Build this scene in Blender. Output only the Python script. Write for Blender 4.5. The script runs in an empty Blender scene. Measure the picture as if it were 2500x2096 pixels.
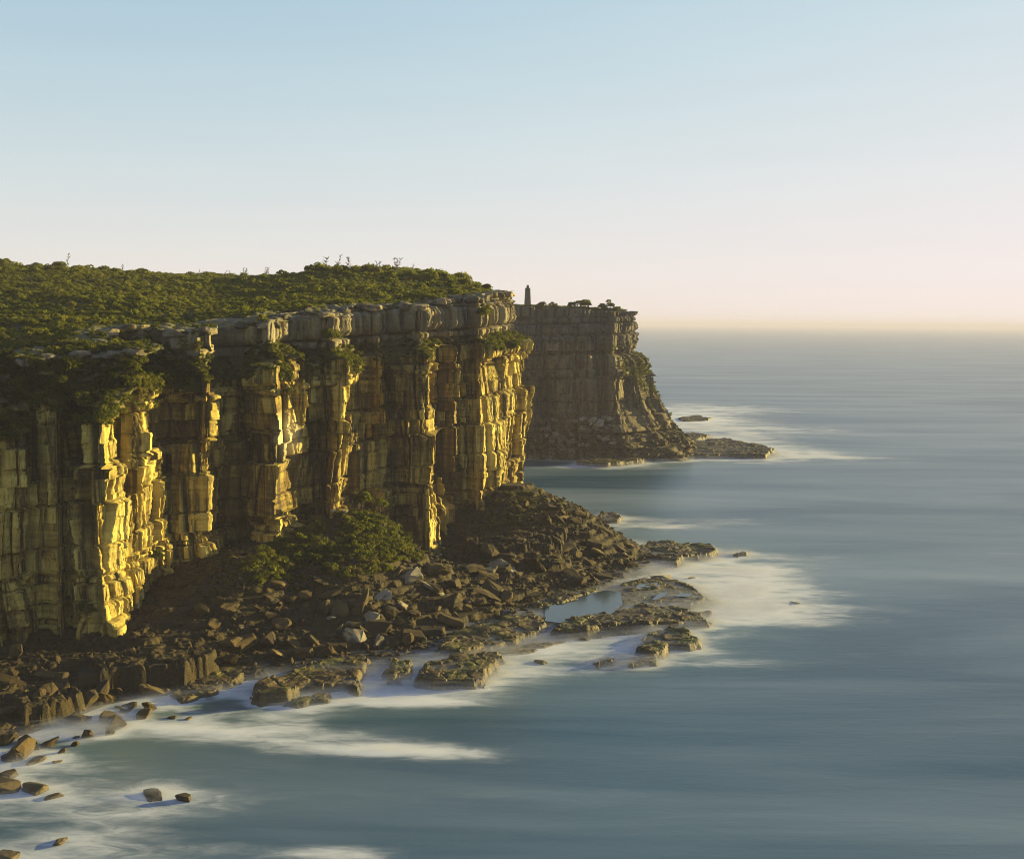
import bpy, bmesh, math, random
import numpy as np
from mathutils import Matrix, Vector, Euler

scene = bpy.context.scene
R = math.radians
rng = np.random.default_rng(7)
random.seed(7)

# ------------------------------------------------------------------ camera
FPX = 2800.0                       # focal length in photo pixels (photo 2500 x 2096)
CAMZ = 70.0
PITCH = math.atan((1048 - 786) / FPX)
ROLL = R(0.5)
camd = bpy.data.cameras.new('camera')
cam = bpy.data.objects.new('camera', camd)
scene.collection.objects.link(cam)
camd.sensor_width = 36.0
camd.lens = 36.0 * FPX / 2500.0
camd.clip_start = 1.0
camd.clip_end = 200000.0
CM = Matrix.Translation((0, 0, CAMZ)) @ Matrix.Rotation(math.pi / 2 - PITCH, 4, 'X') @ Matrix.Rotation(ROLL, 4, 'Z')
cam.matrix_world = CM
scene.camera = cam

# ------------------------------------------------------------------ sky, sun, exposure
SUN_AZ = R(66.0)                   # clockwise from the viewing direction (+Y) towards +X
SUN_EL = R(8.5)
world = bpy.data.worlds.new('World')
scene.world = world
world.use_nodes = True
wn, wl = world.node_tree.nodes, world.node_tree.links
wn.clear()
w_out = wn.new('ShaderNodeOutputWorld')
w_bg = wn.new('ShaderNodeBackground')
w_sky = wn.new('ShaderNodeTexSky')
w_sky.sky_type = 'NISHITA'
w_sky.sun_disc = False
w_sky.sun_elevation = SUN_EL
w_sky.sun_rotation = SUN_AZ
w_sky.altitude = 70
w_sky.air_density = 1.0
w_sky.dust_density = 0.2
w_sky.ozone_density = 1.0
w_bg.inputs['Strength'].default_value = 0.15
# the photograph's film-like response: one tone curve per channel over the whole sky
w_sep = wn.new('ShaderNodeSeparateColor'); w_cmb = wn.new('ShaderNodeCombineColor')
wl.new(w_sky.outputs['Color'], w_sep.inputs[0])
for k_, (a_, h_, g_) in enumerate(((1.06, 0.175, 1.4), (0.885, 0.066, 1.8), (0.93, 0.120, 1.3))):
    m0 = wn.new('ShaderNodeMath'); m0.operation = 'MULTIPLY'; m0.inputs[1].default_value = 0.15      # n
    m1 = wn.new('ShaderNodeMath'); m1.operation = 'ADD'; m1.inputs[1].default_value = h_             # n + h
    m2 = wn.new('ShaderNodeMath'); m2.operation = 'DIVIDE'                                           # n / (n + h)
    m3 = wn.new('ShaderNodeMath'); m3.operation = 'MULTIPLY'; m3.inputs[1].default_value = a_ / 0.15 / 3.40
    if k_ == 2:                    # a little red light is carried into blue: cream instead of yellow low down
        mb = wn.new('ShaderNodeMath'); mb.operation = 'MULTIPLY_ADD'; mb.inputs[1].default_value = 0.27
        wl.new(w_sep.outputs[0], mb.inputs[0]); wl.new(w_sep.outputs[2], mb.inputs[2]); wl.new(mb.outputs[0], m0.inputs[0])
    else:
        wl.new(w_sep.outputs[k_], m0.inputs[0])
    if True:
        mp_ = wn.new('ShaderNodeMath'); mp_.operation = 'POWER'; mp_.inputs[1].default_value = g_
        wl.new(m0.outputs[0], mp_.inputs[0]); m0 = mp_
    wl.new(m0.outputs[0], m1.inputs[0]); wl.new(m0.outputs[0], m2.inputs[0]); wl.new(m1.outputs[0], m2.inputs[1])
    wl.new(m2.outputs[0], m3.inputs[0]); wl.new(m3.outputs[0], w_cmb.inputs[k_])
# faint streaks of high cloud, everywhere alike
w_tc = wn.new('ShaderNodeTexCoord'); w_mp = wn.new('ShaderNodeMapping'); w_mp.inputs['Scale'].default_value = (2.2, 2.2, 26)
w_nz = wn.new('ShaderNodeTexNoise'); w_nz.inputs['Scale'].default_value = 1.6; w_nz.inputs['Detail'].default_value = 5
wl.new(w_tc.outputs['Generated'], w_mp.inputs[0]); wl.new(w_mp.outputs[0], w_nz.inputs['Vector'])
w_mr = wn.new('ShaderNodeMapRange'); w_mr.inputs[1].default_value = 0.3; w_mr.inputs[2].default_value = 0.75; w_mr.inputs[3].default_value = 0.988; w_mr.inputs[4].default_value = 1.014
wl.new(w_nz.outputs['Fac'], w_mr.inputs[0])
w_mx = wn.new('ShaderNodeVectorMath'); w_mx.operation = 'SCALE'
wl.new(w_cmb.outputs[0], w_mx.inputs[0]); wl.new(w_mr.outputs[0], w_mx.inputs['Scale'])
wl.new(w_mx.outputs[0], w_bg.inputs['Color'])
wl.new(w_bg.outputs['Background'], w_out.inputs['Surface'])

sd = bpy.data.lights.new('sun', 'SUN')
sd.energy = 5.0
sd.angle = R(0.5)
sd.color = (1.0, 0.81, 0.29)
sun = bpy.data.objects.new('sun', sd)
scene.collection.objects.link(sun)
sdir = Vector((math.sin(SUN_AZ) * math.cos(SUN_EL), math.cos(SUN_AZ) * math.cos(SUN_EL), math.sin(SUN_EL)))
sun.rotation_euler = sdir.to_track_quat('Z', 'Y').to_euler()
sun.location = (200, 200, 200)

scene.view_settings.view_transform = 'Standard'
scene.view_settings.look = 'None'
scene.view_settings.gamma = 1.0
scene.view_settings.exposure = 1.78
scene.cycles.max_bounces = 6
scene.cycles.diffuse_bounces = 3
scene.cycles.glossy_bounces = 2
scene.cycles.transparent_max_bounces = 12
scene.cycles.volume_bounces = 0
scene.cycles.caustics_reflective = False
scene.cycles.caustics_refractive = False
scene.cycles.use_denoising = True
scene.cycles.filter_width = 1.05

# ------------------------------------------------------------------ helpers
RC = np.array(CM.to_3x3())

def ray(px, py):
    return RC @ np.array([(px - 1250) / FPX, (1048 - py) / FPX, -1.0])

def on_z(px, py, z):               # the point of height z seen at that photo pixel
    d = ray(px, py)
    t = (z - CAMZ) / d[2]
    return np.array([0, 0, CAMZ]) + d * t

def at(px, py, D):                 # the point at distance D along +Y seen at that pixel
    d = ray(px, py)
    return np.array([0, 0, CAMZ]) + d * (D / d[1])

def to_px(P):
    Q = (P - np.array([0, 0, CAMZ])) @ RC
    return 1250 + FPX * Q[:, 0] / -Q[:, 2], 1048 - FPX * Q[:, 1] / -Q[:, 2], -Q[:, 2]

def hsh(i, j, s=0):
    h = (np.asarray(i).astype(np.int64) * 374761393 + np.asarray(j).astype(np.int64) * 668265263 + s * 974634577) & 0xffffffff
    h = ((h ^ (h >> 13)) * 1274126177) & 0xffffffff
    h = ((h ^ (h >> 16)) * 2246822519) & 0xffffffff
    return ((h ^ (h >> 15)) & 0xffffff) / float(0x1000000)

def vnoise(x, y, s=0):
    xi, yi = np.floor(x), np.floor(y)
    fx, fy = x - xi, y - yi
    fx = fx * fx * (3 - 2 * fx); fy = fy * fy * (3 - 2 * fy)
    a, b = hsh(xi, yi, s), hsh(xi + 1, yi, s)
    c, d = hsh(xi, yi + 1, s), hsh(xi + 1, yi + 1, s)
    return (a + (b - a) * fx) * (1 - fy) + (c + (d - c) * fx) * fy - 0.5

def fbm(x, y, s=0, n=4):
    r, a = 0, 1.0
    for k in range(n):
        r = r + a * vnoise(x * 2 ** k + 17.3 * k, y * 2 ** k + 5.1 * k, s + k)
        a *= 0.5
    return r

def sstep(a, b, x):
    t = np.clip((x - a) / (b - a), 0, 1)
    return t * t * (3 - 2 * t)

class TPS:                         # thin plate spline through (x, y, z) points
    def __init__(self, pts, lam=1e-3):
        P = np.array(pts, float)
        self.c = P[:, :2].mean(0); self.s = 100.0
        self.X = (P[:, :2] - self.c) / self.s
        n = len(P)
        K = self.U(np.linalg.norm(self.X[:, None] - self.X[None], axis=2)) + lam * np.eye(n)
        Q = np.c_[np.ones(n), self.X]
        A = np.block([[K, Q], [Q.T, np.zeros((3, 3))]])
        self.w = np.linalg.solve(A, np.r_[P[:, 2], 0, 0, 0])
    @staticmethod
    def U(r):
        return r * r * np.log(np.maximum(r, 1e-9))
    def __call__(self, x, y):
        sh = np.shape(x)
        x = (np.ravel(x) - self.c[0]) / self.s; y = (np.ravel(y) - self.c[1]) / self.s
        o = self.w[-3] + self.w[-2] * x + self.w[-1] * y
        for k in range(len(self.X)):
            o = o + self.w[k] * self.U(np.hypot(x - self.X[k, 0], y - self.X[k, 1]))
        return o.reshape(sh)

def poly_sd(x, y, poly):           # signed distance, positive inside
    P = np.asarray(poly)[:, :2]
    d2 = np.full(x.shape, 1e18); ins = np.zeros(x.shape, bool)
    for k in range(len(P)):
        a, b = P[k], P[(k + 1) % len(P)]
        e = b - a
        t = np.clip(((x - a[0]) * e[0] + (y - a[1]) * e[1]) / (e @ e), 0, 1)
        d2 = np.minimum(d2, (x - a[0] - t * e[0]) ** 2 + (y - a[1] - t * e[1]) ** 2)
        c = ((a[1] > y) != (b[1] > y))
        ins ^= c & (x < (b[0] - a[0]) * (y - a[1]) / ((b[1] - a[1]) if b[1] != a[1] else 1e-9) + a[0])
    return np.where(ins, 1, -1) * np.sqrt(d2)

COL = scene.collection

def tag(o, label=None, cat=None, group=None, kind=None):
    if label: o['label'] = label
    if cat: o['category'] = cat
    if group: o['group'] = group
    if kind: o['kind'] = kind
    return o

def mesh_np(name, V, F, mat, attrs=None, smooth=False):
    V = np.asarray(V, np.float32); F = np.asarray(F, np.int32)
    me = bpy.data.meshes.new(name)
    k = F.shape[1]
    me.vertices.add(len(V)); me.vertices.foreach_set('co', V.ravel())
    me.loops.add(F.size); me.loops.foreach_set('vertex_index', F.ravel())
    me.polygons.add(len(F))
    me.polygons.foreach_set('loop_start', np.arange(0, F.size, k, dtype=np.int32))
    me.polygons.foreach_set('loop_total', np.full(len(F), k, np.int32))
    me.polygons.foreach_set('use_smooth', np.full(len(F), smooth, bool))
    for n, a in (attrs or {}).items():
        at_ = me.attributes.new(n, 'FLOAT', 'POINT')
        at_.data.foreach_set('value', np.asarray(a, np.float32).ravel())
    me.update(calc_edges=True); me.validate()
    if mat: me.materials.append(mat)
    return me

def add(name, me, parent=None, loc=None):
    o = bpy.data.objects.new(name, me)
    COL.objects.link(o)
    if parent: o.parent = parent
    if loc is not None: o.location = loc
    return o

def grid_faces(nu, nv):            # vertices stored [iv * nu + iu]
    i = np.arange((nv - 1) * (nu - 1)); r, c = i // (nu - 1), i % (nu - 1)
    a = r * nu + c
    return np.c_[a, a + 1, a + nu + 1, a + nu]

def compact(V, F, attrs):
    used = np.unique(F); m = np.full(len(V), -1); m[used] = np.arange(len(used))
    return V[used], m[F], {k: a[used] for k, a in attrs.items()}

# ------------------------------------------------------------------ materials
class NT:
    def __init__(self, name):
        self.m = bpy.data.materials.new(name); self.m.use_nodes = True
        self.n, self.l = self.m.node_tree.nodes, self.m.node_tree.links
        self.n.clear()
        self.out = self.n.new('ShaderNodeOutputMaterial')
    def new(self, t, **kw):
        nd = self.n.new(t)
        for k, v in kw.items():
            if hasattr(nd, k) and k not in nd.inputs: setattr(nd, k, v)
            else: self.set(nd, k, v)
        return nd
    def set(self, nd, k, v):
        s = nd.inputs[k]
        if isinstance(v, bpy.types.NodeSocket): self.l.new(v, s)
        else: s.default_value = v
    def math(self, op, a, b=0.0, c=None, clamp=False):
        nd = self.n.new('ShaderNodeMath'); nd.operation = op; nd.use_clamp = clamp
        self.set(nd, 0, a); self.set(nd, 1, b)
        if c is not None: self.set(nd, 2, c)
        return nd.outputs[0]
    def mix(self, f, a, b, blend='MIX'):
        nd = self.n.new('ShaderNodeMix'); nd.data_type = 'RGBA'; nd.blend_type = blend
        self.set(nd, 0, f)
        for k, v in ((6, a), (7, b)):
            if isinstance(v, tuple) and len(v) == 3: v = v + (1,)
            self.set(nd, k, v)
        return nd.outputs[2]
    def ramp(self, f, stops):
        nd = self.n.new('ShaderNodeValToRGB'); self.set(nd, 0, f)
        el = nd.color_ramp.elements
        while len(el) < len(stops): el.new(0.5)
        for e, (p, c) in zip(el, stops):
            e.position = p; e.color = (c if isinstance(c, tuple) else (c, c, c)) + (1,)
        return nd.outputs[0]
    def noise(self, vec, scale, detail=4, rough=0.55, dist=0.0):
        nd = self.n.new('ShaderNodeTexNoise'); self.set(nd, 'Vector', vec)
        self.set(nd, 'Scale', scale); self.set(nd, 'Detail', detail); self.set(nd, 'Roughness', rough); self.set(nd, 'Distortion', dist)
        return nd.outputs['Fac']
    def mapping(self, vec, scale=(1, 1, 1), rot=(0, 0, 0)):
        nd = self.n.new('ShaderNodeMapping'); self.set(nd, 'Vector', vec)
        nd.inputs['Scale'].default_value = scale; nd.inputs['Rotation'].default_value = rot
        return nd.outputs[0]
    def attr(self, name):
        nd = self.n.new('ShaderNodeAttribute'); nd.attribute_name = name
        return nd.outputs['Fac']

def rock_mat(name, stops, obj_space=False, moss=0.0, grey=(0.20, 0.19, 0.18), upgrey=False, scale=1.0, bump=0.5, tone=False, wet=False):
    t = NT(name)
    if obj_space:
        tc = t.new('ShaderNodeTexCoord').outputs['Object']
        rnd = t.new('ShaderNodeObjectInfo').outputs['Random']
        sh = t.new('ShaderNodeVectorMath', operation='ADD')
        cmb = t.new('ShaderNodeCombineXYZ', X=t.math('MULTIPLY', rnd, 91.0), Y=t.math('MULTIPLY', rnd, 37.0))
        t.set(sh, 0, tc); t.set(sh, 1, cmb.outputs[0]); pos = sh.outputs[0]
    else:
        pos = t.new('ShaderNodeNewGeometry').outputs['Position']
    geo = t.new('ShaderNodeNewGeometry')
    big = t.noise(pos, 0.07 * scale, 5, 0.6, 0.4)
    streak = t.noise(t.mapping(pos, (1, 1, 0.09)), 0.55 * scale, 5, 0.65)
    strata = t.noise(t.mapping(pos, (0.10, 0.10, 2.4)), 0.55 * scale, 5, 0.6, 0.3)
    f = t.math('MULTIPLY_ADD', streak, 0.55, t.math('MULTIPLY_ADD', strata, 0.3, t.math('MULTIPLY_ADD', big, 0.45, -0.15)))
    if tone:
        f = t.math('MULTIPLY_ADD', t.attr('tone'), 0.42, t.math('SUBTRACT', f, 0.2))
    if obj_space:
        f = t.math('MULTIPLY_ADD', rnd, 0.35, t.math('SUBTRACT', f, 0.17))
    col = t.ramp(f, stops)
    fine = t.noise(pos, 2.6 * scale, 6, 0.7)
    col = t.mix(0.55, col, t.ramp(fine, [(0.3, 0.55), (0.55, 1.0), (0.75, 1.35)]), 'MULTIPLY')
    # dark mineral stains running down the joints
    st2 = t.noise(t.mapping(pos, (1.6, 1.6, 0.05)), 0.35 * scale, 4, 0.6)
    col = t.mix(t.ramp(st2, [(0.50, 0.0), (0.62, 0.85)]), col, (0.024, 0.020, 0.013))
    if upgrey:
        col = t.mix(t.math('MULTIPLY', t.attr('upper'), t.ramp(big, [(0.3, 0.35), (0.6, 0.9)])), col, t.mix(streak, tuple(0.55 * g for g in grey), tuple(1.5 * g for g in grey)))
        col = t.mix(t.math('MULTIPLY', t.attr('ledge'), 0.85), col, t.mix(fine, (0.030, 0.032, 0.010), (0.10, 0.085, 0.03)))
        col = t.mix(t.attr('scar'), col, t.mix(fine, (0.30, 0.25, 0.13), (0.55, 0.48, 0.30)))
    if moss:
        sx = t.new('ShaderNodeSeparateXYZ', Vector=geo.outputs['Normal'])
        up = t.ramp(sx.outputs['Z'], [(0.6, 0.0), (0.9, 1.0)])
        mm = t.ramp(t.noise(pos, 0.11 * scale, 5, 0.6), [(0.5, 0.0), (0.64, 1.0)])
        col = t.mix(t.math('MULTIPLY', t.math('MULTIPLY', up, mm), moss), col, t.mix(fine, (0.05, 0.055, 0.004), (0.16, 0.155, 0.012)))
    bs = t.new('ShaderNodeBsdfPrincipled')
    t.set(bs, 'Base Color', col)
    t.set(bs, 'Roughness', 0.6 if wet else 0.88)
    t.set(bs, 'Specular IOR Level', 0.25 if wet else 0.2)
    h = t.math('MULTIPLY_ADD', strata, 0.7, t.math('MULTIPLY_ADD', fine, 0.5, t.math('MULTIPLY', t.noise(pos, 0.9 * scale, 4), 0.8)))
    bp = t.new('ShaderNodeBump', Strength=bump, Distance=0.5 / scale, Height=h)
    t.set(bs, 'Normal', bp.outputs[0])
    t.l.new(bs.outputs[0], t.out.inputs['Surface'])
    return t.m

M_CLIFF = rock_mat('sandstone_cliff', [(0.12, (0.022, 0.013, 0.005)), (0.33, (0.060, 0.036, 0.011)), (0.48, (0.138, 0.093, 0.025)), (0.60, (0.32, 0.238, 0.054)), (0.82, (0.54, 0.43, 0.115))], upgrey=True, tone=True, grey=(0.165, 0.142, 0.102), bump=0.35)
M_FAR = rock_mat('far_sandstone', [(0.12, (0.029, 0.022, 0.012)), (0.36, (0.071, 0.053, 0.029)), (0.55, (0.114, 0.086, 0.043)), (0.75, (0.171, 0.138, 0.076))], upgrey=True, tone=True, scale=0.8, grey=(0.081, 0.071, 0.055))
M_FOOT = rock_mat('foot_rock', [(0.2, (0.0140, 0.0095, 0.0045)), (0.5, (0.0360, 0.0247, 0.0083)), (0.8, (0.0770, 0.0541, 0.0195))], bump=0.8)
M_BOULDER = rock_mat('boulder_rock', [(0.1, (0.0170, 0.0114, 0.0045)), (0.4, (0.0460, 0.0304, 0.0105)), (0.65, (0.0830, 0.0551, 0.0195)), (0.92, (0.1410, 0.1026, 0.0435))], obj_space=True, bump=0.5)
M_PALE = rock_mat('pale_boulder_rock', [(0.1, (0.10, 0.082, 0.054)), (0.5, (0.18, 0.152, 0.105)), (0.9, (0.32, 0.275, 0.20))], obj_space=True, bump=0.4)
M_WET = rock_mat('wet_rock', [(0.15, (0.0189, 0.0140, 0.0053)), (0.45, (0.0567, 0.0380, 0.0128)), (0.75, (0.1260, 0.0870, 0.0277))], obj_space=True, bump=0.5, wet=True)
M_SHELF = rock_mat('shelf_rock', [(0.15, (0.0196, 0.0126, 0.0045)), (0.45, (0.0667, 0.0441, 0.0128)), (0.75, (0.1507, 0.1019, 0.0307))], moss=0.8, bump=0.7, wet=True)
M_CAP = rock_mat('cap_rock', [(0.15, (0.053, 0.044, 0.030)), (0.42, (0.120, 0.100, 0.067)), (0.65, (0.199, 0.160, 0.093)), (0.9, (0.279, 0.226, 0.126))], obj_space=True, bump=0.5)

def leaf_mat(name, c0, c1, c2, trans=0.35):
    t = NT(name)
    rnd = t.new('ShaderNodeObjectInfo').outputs['Random']
    pos = t.new('ShaderNodeNewGeometry').outputs['Position']
    n1 = t.noise(pos, 0.05, 3); n2 = t.noise(pos, 1.1, 3)
    f = t.math('MULTIPLY_ADD', rnd, 0.55, t.math('MULTIPLY_ADD', n1, 1.1, t.math('MULTIPLY_ADD', n2, 0.4, -0.5)))
    col = t.ramp(f, [(0.15, c0), (0.45, c1), (0.7, c2), (0.92, (0.12, 0.085, 0.03))])
    d = t.new('ShaderNodeBsdfDiffuse', Color=col)
    tr = t.new('ShaderNodeBsdfTranslucent', Color=t.mix(0.5, col, (0.30, 0.33, 0.03)))
    mx = t.new('ShaderNodeMixShader'); t.set(mx, 0, trans)
    t.l.new(d.outputs[0], mx.inputs[1]); t.l.new(tr.outputs[0], mx.inputs[2])
    t.l.new(mx.outputs[0], t.out.inputs['Surface'])
    return t.m

M_LEAF = leaf_mat('heath_leaves', (0.018, 0.020, 0.004), (0.058, 0.062, 0.008), (0.140, 0.130, 0.018), 0.40)
M_LEAFD = leaf_mat('scrub_leaves', (0.013, 0.016, 0.004), (0.036, 0.041, 0.008), (0.085, 0.078, 0.014), 0.32)
M_SOIL = None
def simple(name, a, b, scale, rough=0.9):
    t = NT(name)
    pos = t.new('ShaderNodeNewGeometry').outputs['Position']
    c = t.mix(t.noise(pos, scale, 5, 0.65), a, b)
    bs = t.new('ShaderNodeBsdfPrincipled'); t.set(bs, 'Base Color', c); t.set(bs, 'Roughness', rough); t.set(bs, 'Specular IOR Level', 0.2)
    bp = t.new('ShaderNodeBump', Strength=0.6, Distance=0.2, Height=t.noise(pos, scale * 3, 5)); t.set(bs, 'Normal', bp.outputs[0])
    t.l.new(bs.outputs[0], t.out.inputs['Surface'])
    return t.m
M_SOIL = simple('heath_soil', (0.012, 0.014, 0.004), (0.045, 0.038, 0.010), 0.4)
M_WOOD = simple('grey_wood', (0.10, 0.085, 0.06), (0.22, 0.19, 0.14), 3.0)
M_BARK = simple('bark', (0.05, 0.04, 0.03), (0.13, 0.10, 0.06), 3.0)
M_PLUME = simple('grass_plume', (0.35, 0.30, 0.18), (0.6, 0.52, 0.34), 4.0)
M_BLADE = simple('grass_blade', (0.05, 0.05, 0.015), (0.12, 0.10, 0.03), 2.0)

# ------------------------------------------------------------------ plans and terrain functions
def P2(px, D):
    return np.array([(px - 1250) / FPX * D, D])
PLAN1 = [(-520, 196), (-330, 205), (-180, 214), (-165, 220), (-70, 220), (-50, 228), (55, 226), (72, 234), (130, 229), (150, 236), (238, 226), (292, 242),
         (335, 240), (398, 266), (505, 259), (558, 279), (675, 271), (748, 294), (828, 289), (884, 315), (940, 311), (956, 320), (1045, 315), (1078, 338),
         (1120, 335), (1142, 346), (1176, 341), (1218, 352), (1277, 371)]
plan1 = [P2(*p) for p in PLAN1] + [np.array(p) for p in ((4.2, 379.0), (2, 400), (-8, 430), (-22, 480), (-45, 540), (-70, 620))]
plan1 = np.array(plan1)

def resample(P, step, smooth=0):
    s = np.r_[0, np.cumsum(np.hypot(*np.diff(P, axis=0).T))]
    n = int(s[-1] / step) + 1
    u = np.linspace(0, s[-1], n)
    Q = np.c_[np.interp(u, s, P[:, 0]), np.interp(u, s, P[:, 1])]
    return u, Q

def smooth_line(Q, w):
    k = np.hanning(w + 2)[1:-1]; k /= k.sum()
    E = np.pad(Q, ((w // 2, w - 1 - w // 2), (0, 0)), mode='edge')
    # extend the ends along their direction
    return np.c_[np.convolve(E[:, 0], k, 'valid'), np.convolve(E[:, 1], k, 'valid')]

def normals(Q):
    T = np.gradient(Q, axis=0); T /= np.linalg.norm(T, axis=1)[:, None] + 1e-9
    return np.c_[T[:, 1], -T[:, 0]]         # right hand side of travel = towards the sea

# plateau of the near headland
def A3(px, py, D): return tuple(at(px, py, D))
PLAT = TPS([A3(*p) for p in ((1232, 716, 366), (1190, 722, 352), (1100, 726, 348), (1000, 735, 338), (880, 742, 322), (760, 752, 306), (650, 765, 294), (540, 778, 288), (440, 786, 284),
            (340, 792, 276), (240, 802, 266), (100, 838, 252), (0, 855, 246), (-200, 860, 240), (-400, 865, 230),
            (1190, 706, 385), (1120, 690, 402), (1000, 672, 412), (880, 665, 412), (750, 668, 412), (600, 682, 420), (450, 677, 420), (300, 667, 412), (150, 655, 402), (0, 652, 392), (-250, 655, 380), (-500, 660, 370),
            (600, 722, 350), (300, 722, 330), (0, 745, 312), (880, 702, 362), (-250, 750, 300), (1050, 705, 372), (450, 725, 345))]
           + [(-20, 470, 86), (-100, 520, 88), (-200, 520, 88), (-300, 450, 88), (0, 400, 80), (-40, 600, 80)], 2e-3)

def cells(t, key, seed, jit=0.8):     # jittered straight divisions of a line; key makes each row its own
    c = np.floor(t)
    e0 = c + jit * (hsh(c, key, seed) - 0.5)
    c = np.where(t < e0, c - 1, c)
    a = c + jit * (hsh(c, key, seed) - 0.5); b = c + 1 + jit * (hsh(c + 1, key, seed) - 0.5)
    c2 = np.where(t >= b, c + 1, c)
    a = c2 + jit * (hsh(c2, key, seed) - 0.5); b = c2 + 1 + jit * (hsh(c2 + 1, key, seed) - 0.5)
    return c2, (t - a) / (b - a)

def block(u, z, w, h, seed, warp=0.0):
    if warp:
        u = u + warp * w * vnoise(u / (3 * w), z / (3 * h), seed + 9); z = z + warp * h * vnoise(u / (5 * w), z / (4 * h), seed + 5)
    row, fz = cells(z / h, 0 * z, seed + 7)
    col, fu = cells(u / w + 7.3 * hsh(row, row * 0 + 3, seed), row, seed + 8)
    r = hsh(col, row, seed + 1); r2 = hsh(col, row, seed + 2); r3 = hsh(col, row, seed + 3)
    ed = np.minimum(np.minimum(fu, 1 - fu) * w, np.minimum(fz, 1 - fz) * h)
    return r, r2, r3, fu, fz, ed

def relief(u, z, up, seed, k=1.0):
    """jointed sandstone: big buttress panels, slabs, blocks, beds"""
    zz = z - 0.03 * u + 0.5 * vnoise(u / 30, z / 30, seed + 2)
    o = 2.2 * fbm(u / 24, z / 28, seed + 40, 2)
    tone = 0
    for (w, h, amp, tu, tz, gr, gw, sh, sd_, tn, upk) in (
            (15.0, 45, 2.0, 3.0, 0.0, 3.6, 1.3, 0.05, 5, 0.2, 0.4), (9.0, 18, 4.0, 4.4, 3.0, 0.9, 0.6, 0.08, 0, 0.25, 0.6), (5.4, 13, 1.9, 2.6, 1.8, 0.4, 0.26, -0.10, 10, 0.3, 0.6), (3.4, 19, 0.5, 0.9, 0.2, 0.22, 0.2, 0.09, 15, 0.0, 0.2),
            (3.8, 6.2, 0.5, 1.2, 1.0, 0.2, 0.22, 0.2, 20, 0.3, 1.0), (1.5, 2.6, 0.18, 0.4, 0.35, 0.05, 0.2, -0.15, 30, 0.15, 1.0), (0.8, 1.0, 0.07, 0.08, 0.1, 0.0, 0, 0, 35, 0.0, 1.0)):
        r, r2, r3, fu, fz, ed = block(u + sh * z, zz, w, h, seed + sd_, 0.06)
        f = 1 - (1 - upk) * up
        o = o + f * (amp * (r - 0.5) + tu * (r2 - 0.5) * (fu - 0.5) + tz * (r3 - 0.45) * (fz - 0.5))
        if gr: o = o - f * gr * (1 - sstep(0.0, gw, ed)) * (0.3 + 0.7 * r3)
        tone = tone + tn * r
    lay, fl = cells(zz / 1.6, 0 * zz, seed + 53)
    o = o + (0.26 + 0.9 * up) * (hsh(lay, lay * 0, seed + 51) - 0.5) * np.clip(1.6 * (vnoise(u / 18, z / 8, seed + 6) + 0.4), 0, 1)
    lay2, fl2 = cells(zz / 8.0, 0 * zz, seed + 54)
    o = o + 2.2 * (hsh(lay2, lay2 * 0, seed + 52) - 0.5) + 1.6 * (hsh(lay2, np.floor(u / 31.0), seed + 57) - 0.5)
    o = o - 1.1 * (1 - sstep(0.0, 0.055, np.minimum(fl2, 1 - fl2)))
    # rounded cap blocks of the upper tier
    r, r2, r3, fu, fz, ed = block(u, zz, 5.0, 5.5, seed + 60, 0.1)
    bul = (1 - (2 * fu - 1) ** 6) * (1 - 0.8 * (2 * fz - 1) ** 4)
    o = o + up * (2.4 * (r - 0.5) + 1.9 * (bul - 0.6) + 2.4 * (r2 - 0.5) * (fu - 0.5))
    o = o + 0.12 * fbm(u / 0.9, z / 0.9, seed + 70, 2)
    return o * k, tone

def tipT(x):
    return 0.75 * sstep(-16, -9, x)

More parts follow.
